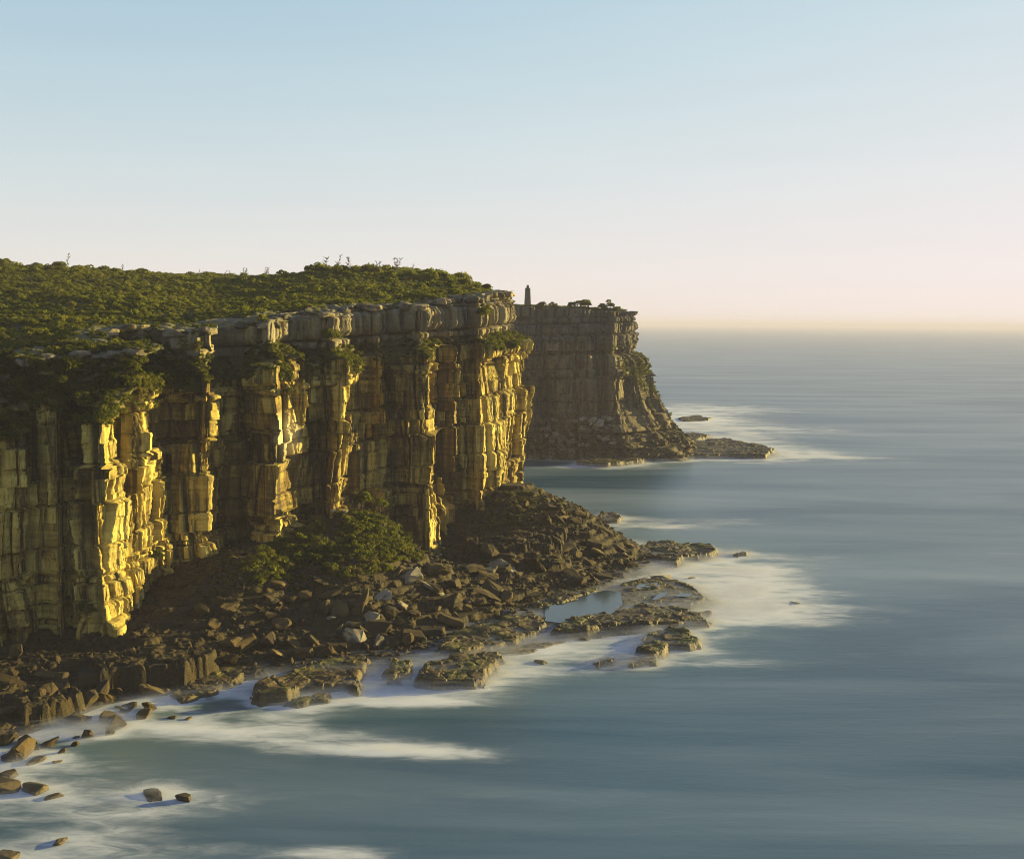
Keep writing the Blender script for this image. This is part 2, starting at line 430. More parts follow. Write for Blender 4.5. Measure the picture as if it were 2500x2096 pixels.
def cliff_mesh(name, plan, step, rows, zb, zL, zU, zT, setb, profile, mat, seed, smooth_w, k=1.0, teeth_up=0.35, notch=2.6, wob=6.0, vary=True):
    u, Q = resample(plan, step)
    S = smooth_line(Q, smooth_w); N = normals(smooth_line(Q, smooth_w // 2 * 3)); S2 = smooth_line(Q, int(2.6 * smooth_w))
    nL, nM, nU, nC = rows
    zL_, zU_, sb = zL(Q), zU(Q), setb(Q)
    Pup = Q * (1 - teeth_up) + S * teeth_up - N * sb[:, None]
    zT_ = zT(Pup)
    zT0 = zT_.copy()
    nb_ = np.floor(u / 4.2 + 0.8 * vnoise(u / 7, u * 0, seed + 90))
    zT_ = zT_ - notch * smooth_line(np.c_[hsh(nb_, nb_ * 0, seed + 91) ** 1.6, u], 5)[:, 0]
    zL_ = zL_ + wob * fbm(u / 22, u * 0, seed + 92, 3); zU_ = zU_ + 0.5 * wob * fbm(u / 15, u * 0, seed + 93, 3)
    zs, ws, ups, led, ins = [], [], [], [], []
    for i in range(nL):
        t = i / nL; zs.append(zb + (zL_ - zb) * t); ws.append(0 * u); ups.append(0 * u); led.append(0 * u); ins.append(0 * u)
    for i in range(nM):
        t = i / nM; zs.append(zL_ + (zU_ - zL_) * (0.15 * t + 0.85 * t * t)); ws.append(0 * u + t); ups.append(0 * u + t); led.append(0 * u + min(1, 4 * t, 6 * (1 - t))); ins.append(0 * u)
    for i in range(nU):
        t = i / (nU - 1); zs.append(zU_ + (zT_ - zU_) * t); ws.append(0 * u + 1); ups.append(0 * u + 1); led.append(0 * u); ins.append(0 * u)
    for i in range(nC):
        t = (i + 1) / nC; zs.append(zT_ * (1 - t ** 1.5) + (zT0 + 0.15) * t ** 1.5); ws.append(0 * u + 1); ups.append(0 * u + 1); led.append(0 * u + t); ins.append(0 * u + 7 * t * t)
    Z, W, UP, LE, IN = (np.array(a) for a in (zs, ws, ups, led, ins))
    U = np.broadcast_to(u, Z.shape)
    off, tone = relief(U, Z, UP, seed, k)
    off = off + profile(U, Z, Q) - IN
    capf = 1 - np.clip(IN / 5, 0, 1)
    off = off * (0.3 + 0.7 * capf) - (0.7 * IN * (1 - capf))
    QX = np.broadcast_to(Q[:, 0], Z.shape); QY = np.broadcast_to(Q[:, 1], Z.shape)
    if vary:
        r0, r1, r2, fu, fz, ed = block(U, Z - 0.03 * U, 23, 13, seed + 200, 0.1)
        shift = 10.0 * (r1 - 0.5) + 3.0 * fbm(U / 30, Z / 20, seed + 210, 2)
        T_ = np.maximum(0.08 + 1.05 * r0, tipT(QX))
        U2 = U + shift * (1 - 0.8 * (tipT(QX) > 0))
        QX = np.interp(U2, u, S2[:, 0]) * (1 - T_) + np.interp(U2, u, Q[:, 0]) * T_
        QY = np.interp(U2, u, S2[:, 1]) * (1 - T_) + np.interp(U2, u, Q[:, 1]) * T_
    X = QX * (1 - W) + Pup[:, 0] * W + N[:, 0] * off
    Y = QY * (1 - W) + Pup[:, 1] * W + N[:, 1] * off
    Zj = Z + 0.25 * fbm(U / 2.2, Z / 2.2, seed + 80, 2) + IN * 0 + 0.9 * (LE > 0) * fbm(U / 3.0, off / 2.0, seed + 81, 3)
    V = np.stack([X, Y, Zj], 2).reshape(-1, 3)
    F = grid_faces(len(u), Z.shape[0])
    me = mesh_np(name, V, F, mat, {'tone': tone, 'upper': UP, 'ledge': LE})
    return me, V.reshape(Z.shape + (3,)), u

XK = lambda tab: (lambda Q: np.interp(Q[:, 0], [a for a, b in tab], [b for a, b in tab]))
# height of the main wall's top, of the upper tier's foot, and the upper tier's setback, by X along the headland
zL1 = XK([(-120, 50), (-92, 51), (-78, 54), (-65, 58), (-50, 59), (-35, 61), (-10, 62), (5, 62)])
zU1 = XK([(-120, 58), (-92, 60), (-78, 61), (-65, 63), (-50, 64), (-35, 65), (-10, 66), (5, 66)])
sb1 = XK([(-120, 17), (-92, 15), (-78, 11), (-65, 7), (-50, 5.0), (-35, 3.5), (-10, 3.5), (5, 6.5)])
zT1 = lambda Q: np.where(Q[:, 1] > 400, 80, PLAT(Q[:, 0], Q[:, 1]) + 0.2)
def prof1(U, Z, Q):
    return np.interp(Z, [-3, 6, 20, 45, 63, 70, 90], [1.5, 0.6, -1.0, 0.0, -0.4, 0.0, 0.3])
CL1, G1, U1 = cliff_mesh('cliff', plan1, 0.235, (235, 26, 74, 14), -3, zL1, zU1, zT1, sb1, prof1, M_CLIFF, 11, 75)
_x, _y, _d = to_px(G1.reshape(-1, 3))
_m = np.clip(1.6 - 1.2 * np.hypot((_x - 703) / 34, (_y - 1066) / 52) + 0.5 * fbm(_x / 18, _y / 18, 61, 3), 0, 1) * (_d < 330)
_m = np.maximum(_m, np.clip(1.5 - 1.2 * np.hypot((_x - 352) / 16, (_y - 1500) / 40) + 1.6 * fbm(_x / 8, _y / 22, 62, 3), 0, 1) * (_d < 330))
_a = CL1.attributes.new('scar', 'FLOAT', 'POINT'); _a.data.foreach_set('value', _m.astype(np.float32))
cliff = add('cliff', CL1)
tag(cliff, 'near sandstone cliff with sunlit yellow buttresses and bush covered ledges', kind='structure')

def surf(px, py, G=G1, r=5):       # nearest wall point seen at a photo pixel
    V = G.reshape(-1, 3)
    x, y, d = surf.c.setdefault(id(G), to_px(V))
    m = np.where((abs(x - px) < r) & (abs(y - py) < r) & (d > 1))[0]
    if len(m) == 0: return surf(px, py, G, r * 2)
    return V[m[np.argmin(d[m])]].copy()
surf.c = {}

# plateau sheet
lip = G1[-4]
i_end = len(lip)
lip_poly = np.vstack([lip[::8, :2], [(-330, 620), (-330, 120)]])
gx, gy = np.meshgrid(np.arange(-300, 12, 1.6), np.arange(170, 600, 1.6))
gz = PLAT(gx, gy) - 0.35 + 0.5 * fbm(gx / 9, gy / 9, 300, 3)
sdp = poly_sd(gx, gy, lip_poly)
F = grid_faces(gx.shape[1], gx.shape[0]); ok = (sdp.ravel()[F] > -0.3).all(1)
V, F, _ = compact(np.c_[gx.ravel(), gy.ravel(), gz.ravel()], F[ok], {})
plateau = add('clifftop_ground', mesh_np('clifftop_ground', V, F, M_SOIL, smooth=True))
tag(plateau, 'gently rising clifftop ground under the green heath', kind='structure')
def plat_z(x, y):
    x = np.asarray(x, float); y = np.asarray(y, float)
    return PLAT(x, y) - 0.35 + 0.5 * fbm(x / 9, y / 9, 300, 3)

# far headland
plan2 = np.array([(-190, 655), (-120, 630), (-60, 612), (-30, 606), (-8, 604), (10, 598), (13, 602), (30, 596), (39, 595), (43, 602), (52, 597), (56, 603), (60, 604), (64, 614), (66, 640), (62, 690), (45, 760), (-20, 830), (-150, 880)], float)
zT2 = lambda Q: 78.3 - 0.035 * np.maximum(Q[:, 0], 0) + 0 * Q[:, 0]
def prof2(U, Z, Q):
    cor = np.clip((Q[:, 0] - 36) / 26, 0, 1)[None, :] * np.ones_like(Z)
    low = np.interp(Z, [-3, 3, 8, 20, 30, 39, 41, 50, 54, 80], [14, 11.5, 9, 6.5, 3.5, 2.2, 1, 0.6, 0, 0])
    side = np.interp(Z, [-3, 2, 7, 12, 20, 28, 38, 40, 50, 53, 55, 80], [38, 34, 28, 23, 17.5, 12.5, 9, 8.4, 7.5, 4, 0, 0])
    return low * (1 - cor) + side * cor
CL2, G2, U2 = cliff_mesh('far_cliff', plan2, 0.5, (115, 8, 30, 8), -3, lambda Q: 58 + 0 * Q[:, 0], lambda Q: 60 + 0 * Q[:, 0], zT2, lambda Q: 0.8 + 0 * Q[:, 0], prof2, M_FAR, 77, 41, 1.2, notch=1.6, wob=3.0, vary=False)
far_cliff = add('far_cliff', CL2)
tag(far_cliff, 'hazy far headland cliff below the stone tower', kind='structure')
gx, gy = np.meshgrid(np.arange(-190, 70, 2.0), np.arange(590, 870, 2.0))
sdp = poly_sd(gx, gy, G2[-4][::4, :2])
F = grid_faces(gx.shape[1], gx.shape[0]); ok = (sdp.ravel()[F] > -0.5).all(1)
gz = 78.0 - 0.035 * np.maximum(gx, 0) + 0.6 * fbm(gx / 9, gy / 9, 301, 3)
V, F, _ = compact(np.c_[gx.ravel(), gy.ravel(), gz.ravel()], F[ok], {})
p2 = add('far_clifftop_ground', mesh_np('far_clifftop_ground', V, F, M_SOIL, smooth=True))
tag(p2, 'flat top of the far headland', kind='structure')

# foot of the near cliff: talus and rubble slopes down to the sea
Z3 = lambda px, py, z: tuple(on_z(px, py, z))
FOOT = TPS([Z3(*p) for p in ((-300, 1700, 4), (-150, 1640, 4), (0, 1590, 4.5), (120, 1595, 4.5), (240, 1620, 4), (330, 1570, 5.5), (430, 1530, 6.5), (520, 1490, 8.5), (590, 1430, 12), (640, 1380, 15),
            (-300, 1900, -.5), (-150, 1830, 0.5), (0, 1790, 0.8), (150, 1740, 1.0), (300, 1690, 1.2), (430, 1650, 1.5), (540, 1630, 1.8), (650, 1600, 2.2), (800, 1600, 1.5), (950, 1590, 1.5), (1100, 1535, 1.8), (1250, 1490, 1.6), (1350, 1440, 1.8), (1450, 1400, 2.2), (1560, 1370, 1.6),
            (150, 1660, 3.5), (350, 1620, 3.8), (560, 1560, 4.5), (700, 1520, 5.5), (850, 1500, 6), (1000, 1470, 6), (1150, 1430, 6), (1300, 1390, 5.5), (1400, 1350, 5.5), (1500, 1340, 4), (1560, 1335, 2),
            (700, 1420, 11), (850, 1400, 12.5), (1000, 1380, 11.5), (1150, 1395, 6.5), (1260, 1310, 12),
            (-100, 1950, -3), (100, 1840, -2.5), (300, 1760, -2.5), (500, 1720, -2.2), (700, 1740, -2.5), (900, 1720, -2.5), (1100, 1690, -2.5), (1300, 1610, -2.2), (1450, 1560, -1.5), (1600, 1480, -2), (1700, 1420, -3), (1660, 1360, -2), (1620, 1330, -2))]
           + [A3(*p) for p in ((720, 1290, 284), (800, 1262, 286), (880, 1250, 290), (940, 1270, 292), (1010, 1340, 296), (1100, 1355, 322), (1180, 1290, 331), (1270, 1178, 361), (1350, 1214, 362), (1430, 1246, 358), (1500, 1300, 354), (1550, 1330, 350),
              (1290, 1195, 352), (1200, 1345, 317), (1060, 1370, 312))]
           + [(10, 385, 0), (-5, 410, -2), (20, 380, -3), (40, 370, -4), (-30, 330, 8), (-60, 300, 18), (-90, 270, 8), (60, 420, -4)], 2e-3)

def foot_z(x, y, detail=True):
    x = np.asarray(x, float); y = np.asarray(y, float)
    z = FOOT(x, y)
    if detail:
        s = 0.6 + 0.4 * sstep(1, 8, z)
        z = z + s * (1.6 * fbm(x / 8, y / 8, 500, 4) + 0.5 * fbm(x / 2.2, y / 2.2, 505, 3))
        # beds break into steps
        q = z / 1.5 + 0.5 * vnoise(x / 14, y / 14, 510)
        fq = q - np.floor(q)
        z = z + 0.9 * 1.5 * (sstep(0.35, 0.65, fq) - fq) * sstep(-1, 1.0, z)
    return z
gx, gy = np.meshgrid(np.arange(-140, 62, 0.42), np.arange(140, 412, 0.42))
gz = foot_z(gx, gy)
_FG = (gx[0, 0], gy[0, 0], gz.copy())
def foot_fast(x, y):
    i = np.clip((np.asarray(x, float) - _FG[0]) / 0.42, 0, _FG[2].shape[1] - 1.001); j = np.clip((np.asarray(y, float) - _FG[1]) / 0.42, 0, _FG[2].shape[0] - 1.001)
    a, b = i.astype(int), j.astype(int); fi, fj = i - a, j - b; Z_ = _FG[2]
    return (Z_[b, a] * (1 - fi) + Z_[b, a + 1] * fi) * (1 - fj) + (Z_[b + 1, a] * (1 - fi) + Z_[b + 1, a + 1] * fi) * fj
o = np.argsort(plan1[:29, 0])
wallY = np.interp(gx, plan1[:29, 0][o], np.maximum.accumulate(plan1[:29, 1][o]))
keep = (gz > -2.4) & ((gy < wallY + 5) | (gx > 4)) & (gy > 0.45 * abs(gx)) & (gz < 40)
F = grid_faces(gx.shape[1], gx.shape[0]); ok = keep.ravel()[F].all(1)
V, F, _ = compact(np.c_[gx.ravel(), gy.ravel(), gz.ravel()], F[ok], {})
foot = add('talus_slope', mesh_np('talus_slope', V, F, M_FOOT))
tag(foot, 'dark broken rock slope at the foot of the near cliff', kind='structure')

# ------------------------------------------------------------------ rock shelves at the waterline
SHORE = []                         # outlines that throw foam
def rock_shelf(pts, ztop, label, name='rock_shelf', res=0.32, seed=0, soft=2.2, rough=1.0, cell=5.2, mat=None, kind=None, cat='rock shelf', group=None, zref=None):
    poly = np.array([on_z(px, py, ztop * 0.6 if zref is None else zref)[:2] for px, py in pts])
    if zref is None: SHORE.append(poly)
    lo, hi = poly.min(0) - 3, poly.max(0) + 3
    gx, gy = np.meshgrid(np.arange(lo[0], hi[0], res), np.arange(lo[1], hi[1], res))
    sd = poly_sd(gx, gy, poly) + 1.3 * fbm(gx / 3.5, gy / 3.5, seed + 1, 4)
    r, r2, r3, fu, fz, ed = block(gx * 0.8 + gy * 0.45, gy - 0.35 * gx, cell, cell * 1.3, seed + 3, 0.5)
    r_, r2_, r3_, fu_, fz_, ed_ = block(gx - 0.3 * gy, gy + 0.2 * gx, cell * 0.42, cell * 0.5, seed + 13, 0.6)
    q = ztop + rough * (0.9 * fbm((gx + 0.4 * gy) / 13, (gy - 0.3 * gx) / 6, seed + 4, 4) + 0.55 * (r - 0.5) + 0.5 * (r2 - 0.5) * (fu - 0.5))
    q = q + 0.25 * vnoise(gx / 9, gy / 9, seed + 17)
    st_ = 0.42; fq = q / st_ - np.floor(q / st_)
    top = st_ * (np.floor(q / st_) + sstep(0.55, 1.0, fq)) + rough * (0.30 * (r_ - 0.5) + 0.22 * fbm(gx / 1.3, gy / 1.0, seed + 6, 3))
    top -= rough * (0.40 * (1 - sstep(0, 0.30, ed)) + 0.07 * (1 - sstep(0, 0.2, ed_)))
    e = sstep(-0.9, soft * 0.5, sd + 0.7 * (r - 0.5) + 0.5 * (r_ - 0.5))
    z = -1.6 + (top + 1.6) * e
    F = grid_faces(gx.shape[1], gx.shape[0]); ok = (z.ravel()[F] > -1.2).any(1)
    V, F, _ = compact(np.c_[gx.ravel(), gy.ravel(), z.ravel()], F[ok], {})
    c = V.mean(0); c[2] = 0
    ob = add(name, mesh_np(name, V - c, F, mat or M_SHELF), loc=c)
    tag(ob, label, cat, group, kind)
    return ob

rock_shelf([(612, 1692), (640, 1662), (700, 1640), (800, 1612), (870, 1598), (905, 1604), (897, 1640), (872, 1684), (835, 1676), (760, 1680), (700, 1702), (640, 1708)], 1.9, 'lumpy brown tidal rock slab with sunlit right end, left of the foaming gap', seed=21)
rock_shelf([(662, 1722), (720, 1700), (800, 1688), (826, 1690), (812, 1712), (740, 1722)], 0.8, 'low wet ledge awash below the lumpy brown slab', seed=22)
rock_shelf([(936, 1640), (958, 1608), (1000, 1612), (1006, 1640), (985, 1664), (945, 1660)], 1.6, 'small knobbly rock standing in the foaming gap between two slabs', seed=23, cell=2)
rock_shelf([(1010, 1660), (1040, 1618), (1100, 1606), (1160, 1600), (1225, 1590), (1228, 1606), (1208, 1640), (1186, 1668), (1130, 1668), (1060, 1672)], 1.8, 'flat mossy slab with steep sunlit right edge jutting into white foam', seed=24)
rock_shelf([(1060, 1592), (1085, 1560), (1130, 1530), (1200, 1512), (1340, 1506), (1345, 1516), (1318, 1548), (1270, 1568), (1200, 1582), (1120, 1600)], 2.0, 'brown jointed rock bench below the boulders, left of the tide pool channel', seed=25)
rock_shelf([(1285, 1470), (1330, 1438), (1400, 1428), (1450, 1432), (1465, 1448), (1400, 1466), (1350, 1482), (1310, 1492)], 2.1, 'brown ribbed rock bench along the upper shore of the tide pool', seed=26)
rock_shelf([(1345, 1545), (1375, 1515), (1450, 1500), (1490, 1492), (1570, 1478), (1640, 1480), (1720, 1500), (1735, 1520), (1660, 1524), (1560, 1532), (1480, 1538), (1400, 1548)], 1.9, 'jointed brown rock bench along the seaward side of the tide pool', seed=27)
rock_shelf([(1480, 1470), (1500, 1440), (1530, 1420), (1600, 1416), (1660, 1420), (1705, 1440), (1732, 1466), (1690, 1478), (1600, 1478), (1540, 1478)], 1.5, 'mossy outer rock platform with small puddles beside the white surf', seed=28)
rock_shelf([(1556, 1565), (1600, 1536), (1640, 1530), (1672, 1540), (1712, 1560), (1715, 1572), (1690, 1582), (1640, 1576), (1622, 1596), (1600, 1602), (1562, 1594)], 1.8, 'moss green rock islet off the platform edge, surf on its right', seed=29)
rock_shelf([(1444, 1614), (1465, 1600), (1505, 1602), (1502, 1618), (1460, 1624)], 1.1, 'small flat dark rock in the water, left of its larger neighbour', seed=30, cell=2)
rock_shelf([(1520, 1608), (1560, 1596), (1608, 1606), (1604, 1618), (1540, 1620)], 1.2, 'low rounded dark rock just below the moss green islet', seed=31, cell=2.4)
rock_shelf([(1552, 1336), (1590, 1322), (1660, 1326), (1740, 1332), (1755, 1346), (1735, 1354), (1680, 1362), (1655, 1376), (1600, 1366), (1555, 1356)], 2.0, 'long flat rock shelf reaching out from the ridge tip into the sea', seed=32)
rock_shelf([(1786, 1352), (1800, 1345), (1830, 1344), (1828, 1352), (1800, 1358)], 0.8, 'tiny outermost rock awash beyond the long flat shelf', seed=33, cell=2)
rock_shelf([(1456, 1262), (1470, 1252), (1500, 1253), (1520, 1260), (1512, 1270), (1470, 1272)], 1.6, 'lone flat rock in the sea behind the near ridge', seed=34, cell=3)
rock_shelf([(1676, 1108), (1694, 1078), (1770, 1070), (1805, 1080), (1860, 1088), (1888, 1100), (1870, 1113), (1780, 1112), (1700, 1112)], 2.4, 'low layered rock shelf with bright green moss off the far headland', seed=35, res=0.55, cell=6)
rock_shelf([(1650, 1020), (1700, 1014), (1742, 1020), (1720, 1027), (1665, 1028)], 0.7, 'thin pale reef in white surf beyond the far headland', seed=36, res=0.6, cell=5)
rock_shelf([(1660, 1062), (1690, 1056), (1735, 1064), (1700, 1076), (1668, 1080)], 2.0, 'small dark ledge at the far headland foot behind the mossy shelf', seed=37, res=0.5, cell=4)
rock_shelf([(1400, 1128), (1440, 1118), (1500, 1114), (1570, 1110), (1600, 1116), (1560, 1126), (1480, 1134)], 2.2, 'low brown bench at the waterline below the far headland rockfall', seed=38, res=0.5, cell=4)
rock_shelf([(400, 1690), (470, 1650), (560, 1632), (640, 1625), (600, 1655), (520, 1690), (440, 1712)], 1.2, 'wave washed brown ramp between the pale block and lumpy slab', seed=39)

rock_shelf([(1070, 1596), (1240, 1525), (1300, 1500), (1330, 1440), (1420, 1424), (1540, 1408), (1665, 1416), (1742, 1465), (1742, 1522), (1640, 1540), (1480, 1552), (1360, 1570), (1300, 1592), (1200, 1604)], 0.35, 'wide low wave washed platform joining the brown benches around the tide pool', seed=44, zref=0.3, rough=0.7, cell=8, res=0.4)
rock_shelf([(1120, 1305), (1230, 1285), (1330, 1276), (1400, 1284), (1392, 1308), (1350, 1335), (1250, 1345), (1150, 1345)], 10.0, 'stepped brown rock bench with sunlit right face below the headland tip', seed=41, zref=10.0, soft=4.0, cell=3.2, mat=M_FOOT, rough=2.2)
rock_shelf([(215, 1612), (330, 1578), (440, 1560), (540, 1562), (520, 1590), (450, 1612), (375, 1622), (300, 1630), (235, 1640)], 5.6, 'broad flat topped bench at the cliff foot left of the rockfall', seed=42, zref=5.6, soft=1.6, cell=5.5, mat=M_FOOT, rough=1.8)
rock_shelf([(10, 1700), (90, 1672), (170, 1668), (200, 1690), (150, 1716), (60, 1730)], 3.6, 'dark square edged ledge above the left boulder beach', seed=43, zref=3.6, soft=1.0, cell=4, mat=M_FOOT, rough=1.3)

# tide pool
t = NT('pool_water')
bs = t.new('ShaderNodeBsdfPrincipled'); t.set(bs, 'Base Color', (0.02, 0.035, 0.04, 1)); t.set(bs, 'Roughness', 0.06); t.set(bs, 'IOR', 1.33)
t.l.new(bs.outputs[0], t.out.inputs['Surface'])
M_POOL = t.m
def pool(pts, z, label):
    P = np.array([on_z(px, py, z) for px, py in pts]); c = P.mean(0)
    bm = bmesh.new(); vs = [bm.verts.new(p - c) for p in P]; bm.faces.new(vs)
    me = bpy.data.meshes.new('tide_pool'); bm.to_mesh(me); bm.free(); me.materials.append(M_POOL)
    return tag(add('tide_pool', me, loc=c), label, kind='structure')
pool([(1330, 1515), (1330, 1480), (1400, 1455), (1480, 1440), (1515, 1445), (1520, 1475), (1490, 1500), (1420, 1508), (1370, 1520)], 1.55, 'still tide pool mirroring the sky between brown benches')
pool([(1550, 1436), (1560, 1424), (1605, 1422), (1612, 1430), (1590, 1436)], 1.75, 'small bright puddle at the top of the mossy platform')
pool([(1592, 1462), (1612, 1446), (1630, 1445), (1622, 1455), (1600, 1464)], 1.62, 'narrow bright puddle in the middle of the mossy platform')
pool([(1650, 1455), (1660, 1447), (1690, 1449), (1684, 1456)], 1.6, 'small bright puddle near the right edge of the mossy platform')

# ------------------------------------------------------------------ boulders
def boulder_mesh(name, seed, mat, flat=0.6, n=15, detail=True):
    r = random.Random(seed)
    bm = bmesh.new()
    for i in range(n):
        p = Vector((r.uniform(-1, 1), r.uniform(-1, 1), r.uniform(-1, 1)))
        k = max(abs(p.x), abs(p.y), abs(p.z)); q = p / k
        q = q * 0.8 + p.normalized() * 0.2
        bm.verts.new((q.x, q.y * r.uniform(0.75, 1.0), q.z * flat))
    res = bmesh.ops.convex_hull(bm, input=bm.verts[:])
    bmesh.ops.delete(bm, geom=[v for v in bm.verts if not v.link_faces], context='VERTS')
    bmesh.ops.dissolve_limit(bm, angle_limit=R(14), verts=bm.verts[:], edges=bm.edges[:])
    if detail:
        bmesh.ops.bevel(bm, geom=bm.edges[:], offset=0.06, segments=1, affect='EDGES')
        bmesh.ops.triangulate(bm, faces=bm.faces[:])
        bmesh.ops.subdivide_edges(bm, edges=[e for e in bm.edges if e.calc_length() > 0.5], cuts=1)
        for v in bm.verts:
            v.co += Vector((r.uniform(-1, 1), r.uniform(-1, 1), r.uniform(-1, 1))) * 0.045
    bmesh.ops.triangulate(bm, faces=bm.faces[:])
    bmesh.ops.recalc_face_normals(bm, faces=bm.faces[:])
    me = bpy.data.meshes.new(name); bm.to_mesh(me); bm.free()
    me.materials.append(mat)
    return me
B_DARK = [boulder_mesh('boulder', 100 + i, M_BOULDER, 0.35 + 0.06 * (i % 8)) for i in range(14)]
B_PALE = [boulder_mesh('pale_boulder', 200 + i, M_PALE, 0.5 + 0.07 * (i % 5)) for i in range(6)]
B_WET = [boulder_mesh('sea_rock', 300 + i, M_WET, 0.55 + 0.06 * (i % 4), 24) for i in range(8)]
CAPS = [boulder_mesh('cap_block', 400 + i, M_CAP, 0.7, 22) for i in range(8)]

def ground(x, y):
    return float(foot_z(np.array([x]), np.array([y]))[0])

def put(name, me, loc, scale, rot, label, cat, group=None):
    ob = add(name, me, loc=loc)
    ob.scale = scale; ob.rotation_euler = rot
    return tag(ob, label, cat, group)

SEA_ROCKS = []
def foot_pt(px, py):               # where the pixel's ray meets the talus
    d = ray(px, py); o = np.array([0, 0, CAMZ])
    ts = np.linspace(140, 420, 1200) / d[1]
    P = o + d * ts[:, None]
    zz = foot_fast(P[:, 0], P[:, 1])
    h = P[:, 2] <= np.maximum(zz, 0)
    if not h.any(): return np.array([0, 0, -50.0])
    return P[np.argmax(h)]

# large single blocks (px, py, size x, y, z in m, rot, mesh list, label)
BIG = [
 (40, 1590, (2.0, 2.2, 5.5), (0.1, 0.12, 0.3), 'tall upright pointed block at the cliff foot near the left edge'),
 (25, 1655, (6.0, 2.4, 1.2), (0.2, 0.42, -0.2), 'long slab tilted down to the right at the left edge'),
 (120, 1640, (4.8, 2.8, 2.0), (0.1, 0.1, 0.2), 'broad brown block beside the tall pointed block'),
 (300, 1618, (8.5, 4.5, 3.6), (0.0, -0.05, 0.1), 'huge overhanging block with a dark hollow under the buttress'),
 (395, 1610, (5.0, 4.0, 3.2), (0.05, 0.04, 0.25), 'big block with sunlit curved side right of the dark hollow'),
 (330, 1545, (1.7, 1.7, 1.8), (0.5, 0.35, 0.5), 'golden cube shaped block lying tilted at the cliff foot'),
 (425, 1668, (3.8, 2.2, 2.4), (0.0, 0.1, 0.2), 'pale fluted block facing the sun just above the foam'),
 (475, 1640, (1.6, 1.6, 3.0), (0.0, 0.0, 0.3), 'upright rectangular block right of the pale fluted block'),
 (190, 1720, (2.6, 2.0, 3.2), (0.3, 0.35, 0.2), 'yellow faced block leaning right above the shore boulders'),
 (270, 1745, (3.2, 2.6, 2.2), (0.1, 0.2, 0.4), 'rounded block on the foam edge with sunlit right side'),
 (1000, 1405, (5.0, 3.0, 3.2), (0.35, -0.3, 0.5), 'large split grey block leaning below the bushy mound'),
 (1060, 1430, (7.0, 2.6, 1.6), (0.2, 0.62, 0.2), 'long grey slab sloping down right below the bushy mound'),
 (930, 1450, (4.6, 2.8, 2.0), (0.5, -0.35, 0.3), 'tilted pale edged slab among the rubble'),
 (980, 1470, (3.0, 2.4, 2.0), (0.3, 0.3, 0.9), 'squat brown block beside the tilted pale edged slab'),
 (745, 1450, (2.6, 2.0, 4.2), (0.2, 0.25, 0.4), 'brown pointed slab standing on end in the rockfall'),
 (795, 1415, (5.2, 2.0, 1.0), (0.3, 0.55, 0.2), 'thin brown slab sloping right at the lower edge of the scrub'),
 (775, 1560, (4.8, 1.4, 1.0), (0.3, 0.85, 0.3), 'narrow leaning slab with bright edge above the lumpy slab'),
 (895, 1530, (3.2, 1.2, 1.0), (0.2, 0.75, 0.2), 'small leaning sliver in the middle of the dark boulders'),
 (1010, 1545, (4.8, 3.4, 2.2), (0.2, 0.2, 0.4), 'ribbed brown block at the lower end of the rockfall'),
 (1035, 1570, (4.2, 1.8, 1.0), (0.1, 0.4, 0.1), 'flat ribbed slab lying just above the rock bench'),
 (1075, 1540, (1.5, 1.4, 2.3), (0.1, 0.3, 0.2), 'small golden block standing above the rock bench'),
 (1140, 1480, (1.9, 1.8, 2.4), (0.1, 0.2, 0.3), 'golden faced squarish block high on the rockfall'),
 (1190, 1440, (6.0, 2.6, 1.2), (0.25, 0.4, 0.1), 'wide thin slab sloping right in the upper rockfall'),
 (1110, 1500, (1.4, 1.0, 3.2), (0.2, 0.5, 0.2), 'bright edged splinter of rock in the rockfall'),
 (1290, 1445, (5.2, 3.4, 1.8), (0.1, -0.1, 0.3), 'broad smooth golden slab above the tide pool'),
 (1325, 1475, (3.4, 3.0, 2.8), (0.0, 0.1, 0.3), 'dark cube shaped block at the tide pool corner'),
 (1245, 1470, (1.8, 1.6, 2.4), (0.2, 0.1, 0.5), 'dark pointed block left of the cube shaped block'),
 (1370, 1492, (1.3, 1.1, 0.9), (0.1, 0.2, 0.4), 'single small rock standing in the tide pool'),
 (1415, 1245, (3.4, 2.6, 2.8), (0.2, 0.3, 0.4), 'dark angular block on the skyline of the descending ridge'),
 (1470, 1282, (6.6, 2.6, 1.8), (0.15, 0.55, 0.0), 'long dark slab sloping down the ridge towards the sea'),
 (1535, 1325, (2.6, 2.4, 2.6), (0.0, 0.2, 0.3), 'dark rounded block at the end of the descending ridge'),
 (1525, 1345, (1.7, 1.5, 1.7), (0.4, 0.3, 0.6), 'bright white faced cube near the ridge end'),
 (1450, 1320, (4.2, 3.0, 2.4), (0.1, 0.2, 0.2), 'olive brown block in the middle of the ridge slope'),
 (1535, 1370, (4.0, 3.0, 3.0), (0.1, 0.15, 0.3), 'olive faced block above the mist filled inlet'),
 (1615, 1405, (5.0, 3.2, 2.4), (0.0, 0.08, 0.15), 'big pale topped flat block beside the white surf'),
 (1470, 1400, (4.8, 3.0, 2.0), (0.1, 0.1, 0.2), 'large dark block resting above the outer platform'),
 (1370, 1260, (3.2, 1.6, 1.6), (0.3, 0.7, 0.2), 'sunlit sliver slab on the upper ridge slope'),
]
for k, (px, py, sc, rot, lab) in enumerate(BIG):
    p = foot_pt(px, py + 12)
    me = B_PALE[k % 6] if ('pale' in lab or 'white' in lab or 'grey' in lab) else B_DARK[(k * 5) % 14]
    put('boulder', me, (p[0], p[1], p[2] + 0.25 * sc[2]), tuple(0.62 * s for s in sc), rot, lab, 'boulder')

